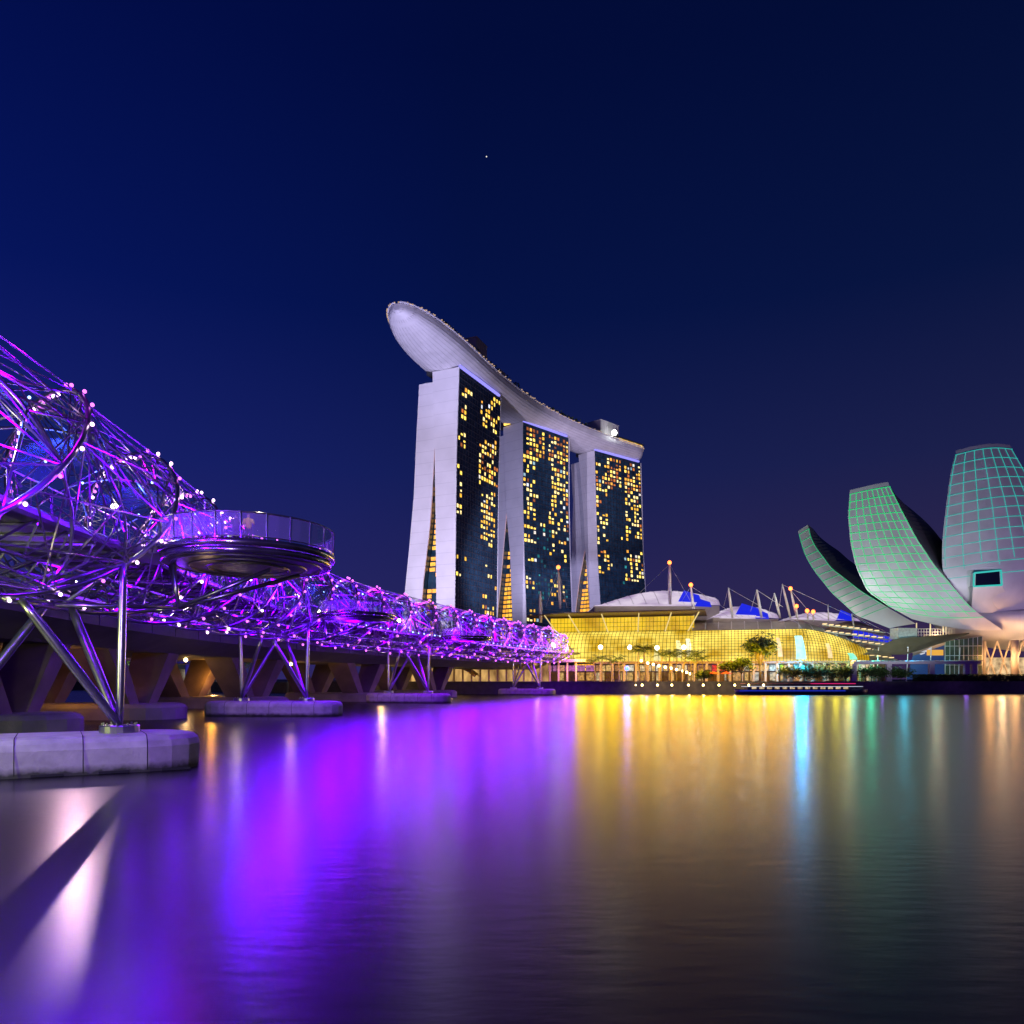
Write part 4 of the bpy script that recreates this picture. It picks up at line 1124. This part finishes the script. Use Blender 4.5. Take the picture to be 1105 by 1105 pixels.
for pts in ([(-2.2,.2),(-.2,.9),(1.0,1.6),(1.2,.7),(.2,.1)], [(.6,.4),(1.5,.2),(1.9,-1.0),(1.0,-.5)], [(-2.6,-.4),(-.8,.1),(-.9,-.4),(-2.2,-.8)]):
    n_ = len(pts); lo = [o_+V((x,0,z)) for x, z in pts]; b.add(lo, [tuple(range(n_))])
b.build('banner_mark', glow('banner_white', (.8,.8,.9), .7), pav)
b = MB(); b.hexa([G(1000,253.6,12.2), G(1018,253.6,12.2), G(1018,254,12.2), G(1000,254,12.2)], [G(1000,253.6,14), G(1018,253.6,14), G(1018,254,14), G(1000,254,14)]); b.build('amber_window', glow('amber_window', (1,.5,.06), .8), pav)
tent = thing('tent_canopy', G(985,245,3.5), 'dark olive tensile tent canopy with pointed corners in front of the left petals', 'canopy')
tm = mat('tent_fabric', (.20,.17,.10), .75, var=.1, vs=.4)
mb = MB(); K_ = [P(931,706,246), P(967,688,250), P(1000,686,252), P(1045,684,252), P(1022,697,243), P(993,703,240), P(978,706,240), P(955,706,243)]
rows = []
for i in range(13):
    t = i/12
    top = V(interp([tuple(P(931,706,246)), tuple(P(967,689,251)), tuple(P(1005,686,253)), tuple(P(1046,683,253))], t))
    bot = V(interp([tuple(P(931,706.5,245)), tuple(P(955,707,243)), tuple(P(980,706,240)), tuple(P(1000,699,241)), tuple(P(1030,690,243)), tuple(P(1046,684,246))], t))
    rows.append([bot+(top-bot)*(j/6)-V((0,0,1.1*math.sin(PI*j/6)*math.sin(PI*t))) for j in range(7)])
mb.sheet(rows); mb.build('fabric', tm, tent, True)
for px, D_ in ((946,246),(978,242),(1003,243),(1034,246)): MB().tube([G(px, D_, 3.6), G(px+2, D_+1, 14.5)], .16, 6).build('tent_pole', mast_w, tent)
bal = thing('roof_terrace', G(1003,258,3.5), 'small terrace with railing tucked under the middle petal', 'terrace')
mb = MB(); mb.prism([G(985,258), G(1030,258), G(1030,266), G(985,266)], 3.6, 17.8); mb.build('terrace_block', mat('terrace_wall', (.3,.26,.25), .7), bal)
mb = MB()
for i in range(16): mb.tube([G(985+i*3, 257.8, 17.8), G(985+i*3, 257.8, 21)], .06, 4)
for z in (19, 20, 21): mb.tube([G(985,257.8,z), G(1030,257.8,z)], .06, 4)
mb.build('railing', mast_w, bal)
tb = [MB().tube([G(px, 258.5, 18), G(px+R.uniform(-1,1), 258.5, 23)], .2, 5) for px in (1004,1018,1021,989)]
pieces('lit_post', tb, [glow('lit_post', (1,.75,.4), .8)], bal)
mb = MB(); mb.box(P(975,684,256), (7,4,3.6), .2); mb.build('concrete_bracket', conc, bal)
# pergola
pg = thing('pergola', G(990,243,3.5), 'long purple tinted pergola beam on square posts along the museum waterfront', 'pergola')
MB().box(G(988, 243, 9.6), (39,2.2,.8)).build('beam', mat('pergola_paint', (.33,.24,.36), .6), pg)
pieces('slat', [MB().box(G(922+i*5.2, 243, 10.15), (.3,3.0,.3)) for i in range(27)], [MATS['pergola_paint']], pg)
for px in (921, 959, 1005, 1043, 1051): MB().box(G(px, 243, 6.4), (1.5,1.2,5.7)).build('post', MATS['pergola_paint'], pg)
# museum light
def ml(loc, tgt, pw, col, ang): lamp('SPOT', loc, pw, col, 1.2, tgt, ang, .7, 'museum_floodlight')
ml((108,190,4), (118,256,40), 120000, (.75,.95,.80), 60)
ml((120,175,4), (126,247,45), 60000, (.74,.80,.98), 55)
ml((165,175,4), (158,254,55), 100000, (.74,.56,1.0), 55)
for px, D_, pw in ((1050,250,2800),(1082,249,3200),(1115,250,3200),(1012,256,1800),(1140,250,2500)):
    lamp('POINT', G(px, D_, 12.0 if px != 1012 else 19), pw, (1,.62,.30), .5, name='warm_base_light')

# ------------------------------------------------------------------ promenade: lamps, palms, trees, hedge, boat
bollard = None
for i, px in enumerate((686, 693, 709.5, 725, 743, 759, 776, 793, 808, 824)):
    c = G(px, 237.6, 3.85)
    t = thing('quay_lamp', c, 'small amber lamp on the quay edge, number of lamps alike', 'lamp', 'amber lamps along the quay edge')
    t['label'] = 'one of the row of small amber lamps low on the quay edge before the mall'
    MB().tube([c+V((0,1.6,0)), c+V((0,1.6,-.0)), c+V((0,.3,-1.0))], .08, 5).build('arm', dark, t)
    MB().ball(c+V((0,.1,-1.1)), .33 if i else .2, 8, 5).build('lamp_head', m_lampy, t)
    lamp('POINT', c+V((0,-.6,-1.1)), 320 if i else 100, (1,.66,.2), .2, name='quay_light')
lp0 = None
pts = [(692,713),(699,715.5),(705,717),(711,718.5),(718,720),(724,721),(730,722.5),(737,724),(741,725.5),(745,727)]
for i, (px, py) in enumerate(pts):
    D_ = 246+i*.8; c = P(px, py, D_); g_ = V((c.x, c.y, 3.5))
    t = thing('globe_lamp', g_, 'warm globe lamp on a thin post in the descending row under the palms', 'street lamp', 'globe lamps under the palms')
    MB().tube([g_, c], .06, 5).build('post', dark, t); MB().ball(c, .42, 8, 6).build('globe', m_lampy, t)
t = thing('blue_lamp', G(676,244,3.5), 'intense blue lamp glowing among the palm trunks', 'lamp')
MB().tube([G(676,244,3.5), G(676,244,7)], .08, 5).build('post', dark, t); MB().ball(P(676.5,721,244), .7, 10, 6).build('globe', m_lampbl, t)
lamp('POINT', P(676.5,722,242.6), 2600, (.03,.08,1), .5, name='blue_point')
# background lamps seen between the piers on the left
for px, py, D_, k, lb in ((219,734,330,1.0,'bright white lamp on a block beyond the road bridge piers'), (195,731,335,.55,'dimmer white lamp left of the bright one beyond the piers'), (402,725,244,.8,'white lamp right of the slanted piers near the gold soffit')):
    c = P(px, py, D_); g_ = V((c.x, c.y, 3.5)); t = thing('street_lamp', g_, lb, 'street lamp')
    MB().tube([g_, c], .09, 5).build('post', dark, t); MB().ball(c, .9*k*D_/330, 10, 6).build('lamp_head', m_lampw, t); lamp('POINT', c+V((0,-1.5,.2)), 900*k, (1,.85,.6), .4, name='street_light')

def frond(mb, c, az, el, ln, rr_):
    pts = []; d0 = V((math.cos(az), math.sin(az), 0))
    for k in range(8):
        t = k/7; pts.append(c+d0*(ln*t*(1-.15*t))+V((0,0, ln*(math.sin(el)*t-.62*t*t))))
    for k in range(7):
        a, b = pts[k], pts[k+1]; sd = d0.cross(V((0,0,1)))
        for e_ in (0, .5):
            p = a.lerp(b, e_); wl = ln*.17*math.sin(PI*min(1, (k+e_+1)/8))+.15
            for sg in (-1, 1):
                q = p+sd*sg*wl+(b-a)*.9+V((0,0,-wl*.45)); mb.face([p, q, q+(b-a)*.12+V((0,0,-.05)), p+(b-a)*.26])
def palm(seed):
    rn = random.Random(seed); t = thing('palm_tree', (0,0,0), 'x', 'palm tree', 'palms on the promenade before the gold mall')
    h = 8.2; pts = [V((.5*math.sin(k*.5+seed)*k/8, .2*k/8, h*k/8)) for k in range(9)]
    mb = MB(); mb.tube(pts, [.26-.014*k for k in range(9)], 8); mb.build('trunk', bark, t, True)
    mb = MB()
    for i in range(17): frond(mb, pts[-1]+V((0,0,.1)), i*2.399+rn.uniform(-.2,.2), rn.uniform(.25, 1.35), rn.uniform(3.2, 4.6), 0)
    mb.build('crown', leaf2, t); return t
protos = [palm(1), palm(2), palm(5)]
ppx = [(642,720,1.0),(650,712,.9),(661,717,.95),(668,712,1.0),(690,703,1.15),(697,701,1.2),(713,708,1.0),(723,706,1.1),(730,708,1.0),(738,706,1.05),(751,707,1.1),(757,712,.9),(746,712,.95)]
desc = ['leftmost palm of the row, low crown at the bridge end','second palm from the left of the row','third palm from the left, crown touching its neighbours','palm just left of the blue lamp','tall palm right of the blue lamp, highest crown','tall palm with a full crown beside the tallest','palm below the middle floodlight of the facade','palm at the start of the dense middle group','middle palm of the dense group','palm at the right of the dense group','palm standing apart near the right end of the row','rightmost palm of the row, small crown','small palm just left of the rightmost pair']
used = set()
for i, (px, py, k) in enumerate(ppx):
    D_ = 248+(i % 3)*1.5; z = P(px, py, D_).z; sc = (z+1.0-3.5)/9.2
    if i < 3: t = protos[i]; t.location = G(px, D_, 3.5); t.rotation_euler = (0,0,i*1.3); t.scale = (max(.8,sc),)*3; t['label'] = desc[i]
    else: copy_tree(protos[i % 3], G(px, D_, 3.5), desc[i], rz=i*1.7, sc=max(.8, sc))
def tree(loc, h, rad_, label, seed, n=1300, group=None, cm=leaf, ls=.38, name='tree', cat='tree'):
    rn = random.Random(seed); loc = V(loc); t = thing(name, loc, label, cat, group)
    mb = MB(); th = h*.45
    mb.tube([loc, loc+V((.1,0,th*.5)), loc+V((0,.1,th))], [h*.035, h*.028, h*.02], 8)
    cl = []
    for i in range(9):
        a = i*2.4+rn.uniform(-.3,.3); e_ = rn.uniform(.2, 1.2); r_ = rad_*rn.uniform(.45, .95)
        q = loc+V((math.cos(a)*r_*math.cos(e_), math.sin(a)*r_*math.cos(e_), th+(h-th)*(.25+.75*math.sin(e_)*.9)))
        mb.tube([loc+V((0,0,th*.85)), (loc+V((0,0,th))).lerp(q, .5)+V((0,0,.3)), q], [h*.018, h*.012, h*.005], 5); cl.append(q)
    mb.build('trunk', bark, t, True)
    mb = MB()
    for i in range(n):
        c = rn.choice(cl); s_ = rad_*.26
        p = c+V((rn.gauss(0,s_), rn.gauss(0,s_), rn.gauss(0,s_*.75))); a = rn.uniform(0, 2*PI); b2 = rn.uniform(-.8,.8)
        x = V((math.cos(a), math.sin(a), b2))*ls; y = V((-math.sin(a), math.cos(a), rn.uniform(-.6,.6)))*ls*.6
        mb.face([p-x*.5, p+y*.5, p+x*.5, p-y*.5])
    mb.build('crown', cm, t); return t
tree(G(820,247,3.5), 13.5, 4.6, 'tall broad leaved tree dark against the gold vault', 11, 1700, ls=1.15)
tree(G(800,246,3.5), 7.0, 3.2, 'low spreading tree at the foot of the tall dark tree', 12, 800, ls=.9)
tree(G(785,246,3.5), 6.0, 2.6, 'small bushy tree left of the low spreading tree', 13, 600, ls=.9)
sh = [(760,4.2,2.6,'round clipped shrub under the red shop light'),(868,5.6,4.2,'wide dark shrub left of the cyan reflection'),(882,5.4,4.4,'wide dark shrub right of centre before the vault'),(897,5.6,4.6,'wide dark shrub before the green screen'),(852,5.2,3.4,'dark shrub below the cyan display'),(912,5.2,3.6,'dark shrub with lit stems before the vault end'),(940,5.0,3.8,'dark shrub left of the lit trunk by the pergola'),(958,5.0,3.4,'dark shrub around the lit trunk by the pergola'),(972,4.8,3.4,'dark shrub right of the lit trunk by the pergola')]
for i, (px, h, r_, lb) in enumerate(sh): tree(G(px,244,3.5), h-1.2, r_, lb, 30+i, 700, 'dark shrubs along the promenade', ls=.9, name='shrub', cat='shrub')
hd = thing('hedge', G(1060,242,3.5), 'long low clipped hedge along the quay below the museum', 'hedge')
mb = MB(); rn = random.Random(4)
for i in range(9000):
    px = rn.uniform(985, 1175); p = G(px, 242+rn.uniform(-.8,.8), 3.6+rn.uniform(0, 2.4)); a = rn.uniform(0,PI); x = V((math.cos(a), math.sin(a), rn.uniform(-.6,.6)))*.35; y = V((-math.sin(a), math.cos(a), rn.uniform(-1,1)))*.22
    mb.face([p-x, p+y, p+x, p-y])
mb.build('leaves', leaf, hd)
# dark trees on the far left shore
for i, (px, h, lb) in enumerate(((8,20,'dark tree at the far left, partly behind a slanted pier'),(150,11,'low dark tree on the far shore beyond the viaduct'),(180,12,'dark far shore tree left of the dimmer white lamp'),(240,12,'dark far shore tree right of the bright white lamp'),(262,11,'low far shore tree farthest right under the viaduct'),(128,12,'dark far shore tree behind the near pier struts'))):
    tree(G(px,345,3.5), h, 7.5, lb, 60+i, 900, 'dark trees on the far shore', ls=1.0)
lamp('POINT', G(140,338,8), 2500, (.8,1,.3), .5, name='tree_light'); lamp('POINT', G(8,335,9), 3000, (.7,1,.3), .5, name='tree_light'); lamp('POINT', G(250,338,8), 1500, (.8,1,.4), .5, name='tree_light')

# river boat lying at the quay
bt = thing('river_boat', (84,229,0), 'long low dark river boat with white and blue light strips lying before the mall', 'boat')
def bp(x, y, z): return V((84+x, 229+y, z))
secs = []
Lb = 19.5
for i in range(17):
    t = -1+2*i/16; w_ = 2.3*(1-abs(t)**4)**.5+.05; sh_ = .35*t*t
    secs.append([bp(t*Lb, -w_, 1.35+sh_), bp(t*Lb*.98, -w_*.85, .3), bp(t*Lb*.95, 0, -.2), bp(t*Lb*.98, w_*.85, .3), bp(t*Lb, w_, 1.35+sh_)])
MB().loft(secs).build('hull', mat('navy_hull', (.02,.025,.08), .3), bt, True)
MB().box(bp(-1,0,1.9), (30,3.4,1.1)).build('cabin', mat('cabin_glass', (.05,.05,.09), .2), bt)
MB().box(bp(-1,0,3.25), (32,4.2,.18)).build('cabin_roof', mat('boat_roof', (.25,.05,.12), .5), bt)
pieces('roof_post', [MB().tube([bp(-16+i*2.5, -1.9, 1.4), bp(-16+i*2.5, -1.9, 3.2)], .05, 5) for i in range(13)], [dark], bt)
pieces('cabin_window', [MB().bar(bp(-14.8+i*2.2,-1.73,2.0), bp(-13.4+i*2.2,-1.73,2.0), .06, .6) for i in range(13)], [glow_var('cabin_light', (.3,.18,.08), (1,.75,.45), .8, 1.2, False)], bt)
MB().bar(bp(-18,-2.28,2.42), bp(17,-2.28,2.42), .12, .13).build('white_light_strip', glow('boat_white', (.75,.8,1), .9, True), bt)
MB().bar(bp(-18.5,-2.36,1.2), bp(12,-2.36,1.2), .1, .3).build('blue_light_strip', glow('boat_blue', (.02,.05,.9), .5, True), bt)
MB().bar(bp(2,-2.12,3.25), bp(15,-2.12,3.25), .1, .22).build('red_light_strip', glow('boat_red', (.9,.03,.2), .8, True), bt)
# parasols left of the boat
for i, px in enumerate((770, 784)):
    c = G(px, 243, 3.86); t = thing('parasol', c, ('red parasol on the quay, left of the pair','red parasol on the quay, right of the pair')[i], 'parasol', 'red parasols on the quay')
    MB().tube([c, c+V((0,0,2.6))], .05, 6).build('pole', dark, t)
    MB().lathe([(1.9,2.3),(1.0,2.75),(.05,3.1)], c, 8).build('shade', mat('red_canvas', (.5,.05,.04), .8), t)
# violet wash on the quay wall
for x in (40, 75, 110, 135, 160, 190): lamp('POINT', (x, 234, 4.2), 200, (.35,.12,1.0), .3, name='quay_wash')
# first evening star
st_ = MB(); st_.ball(P(525,169,6000), 4.5, 8, 6); tag(st_.build('star', glow('starlight', (1,.95,.85), 1.2)), 'single bright star high above the hotel towers', 'star')

# unseen lights added left of the frame: greenish yellow light on the near struts and pile cap
lamp('POINT', (-33,25,6.5), 8000, (.85,1.0,.28), .3, name='bank_fill_light')
lamp('POINT', (-15,14,8), 5500, (1.0,.86,.62), .3, name='bank_fill_light')

for px, D_, z, pw in ((770,256,29,900),(820,252,28,900),(870,248,27,900),(915,250,25,700),(960,270,27,500)):  # unseen lights added to brighten the mall roofs
    lamp('POINT', G(px, D_, z), pw*1.6, (1,.85,.6), .5, name='roof_fill_light')
WL = [(865,(.0,.45,1.0),15000),(921,(.05,.6,.5),1500),(976,(.03,.35,.5),3000),(1068,(1,.45,.12),2200),(1096,(1,.5,.18),2200),(940,(.03,.55,.3),2600),(1010,(.1,.4,.35),1500)]
WL += [(px, (1,.50+.03*(k % 3),.0), 4200) for k, px in enumerate(range(628, 850, 17))]+[(px, (.75,.62,.02), 1500) for px in (884, 902, 915)]
for px, c_, pw in WL:  # unseen lights added for the coloured streaks on the water
    lamp('POINT', G(px, 244 if px < 1000 else 246, 10.9), pw, c_, 2.4 if 600 < px < 860 else .9, name='streak_light')

# low lamp on the road bridge parapet; it throws the shadows of the pier struts on the water
q = V((-37.6, 68, 13.3))
t = thing('parapet_lamp', (q.x, q.y, 11.0), 'low warm white lamp on the road bridge parapet behind the nearest lower tubes', 'lamp')
MB().tube([(q.x,q.y,11.0),(q.x,q.y,q.z-.15)], .06, 8).build('pole', dark, t, True)
MB().lathe([(.05,.32),(.28,.24),(.3,.16)], q, 10).build('lamp_hood', dark, t)
MB().ball(q+V((0,0,.05)), .14, 10, 6).build('lamp_head', m_lampw, t)
lamp('POINT', q-V((0,.25,.1)), 4200, (1,.62,.78), .1, name='road_lamp_light')
for px, D_, pw in ((64,84,500),(228,128,800),(20,80,300)): lamp('POINT', G(px, D_, 5.2), pw, (1,.42,.05), .3, name='under_bridge_light')
for px, D_ in ((60,150),(206,200)):
    c = G(px, D_, 0); t = thing('lit_column', c, 'blue lit round column seen '+('beside the near slanted struts' if px < 100 else 'left of the bright white lamp under the viaduct'), 'column', 'blue lit columns')
    MB().lathe([(1.5,-.5),(1.35,5),(1.5,8.3)], c, 14).build('shaft', conc, t)
    lamp('POINT', c+V((.5,-3.2,3.5)), 900, (.01,.03,1), .3, name='blue_column_light')

for px, D_, z in ((602,280,36),(722,280,38),(752,276,34),(800,278,34),(845,280,35)): lamp('POINT', G(px, D_, z), 1300, (1,.82,.75), .4, name='mast_fill_light')  # unseen lights added to brighten the masts

c, z0, r, d = PODS[0]; lamp('POINT', c-d*4.6+r*1.5+V((0,0,z0+2.6)), 45, (1,.8,.5), .1, name='people_fill_light')  # unseen warm light added to brighten the people on the pod
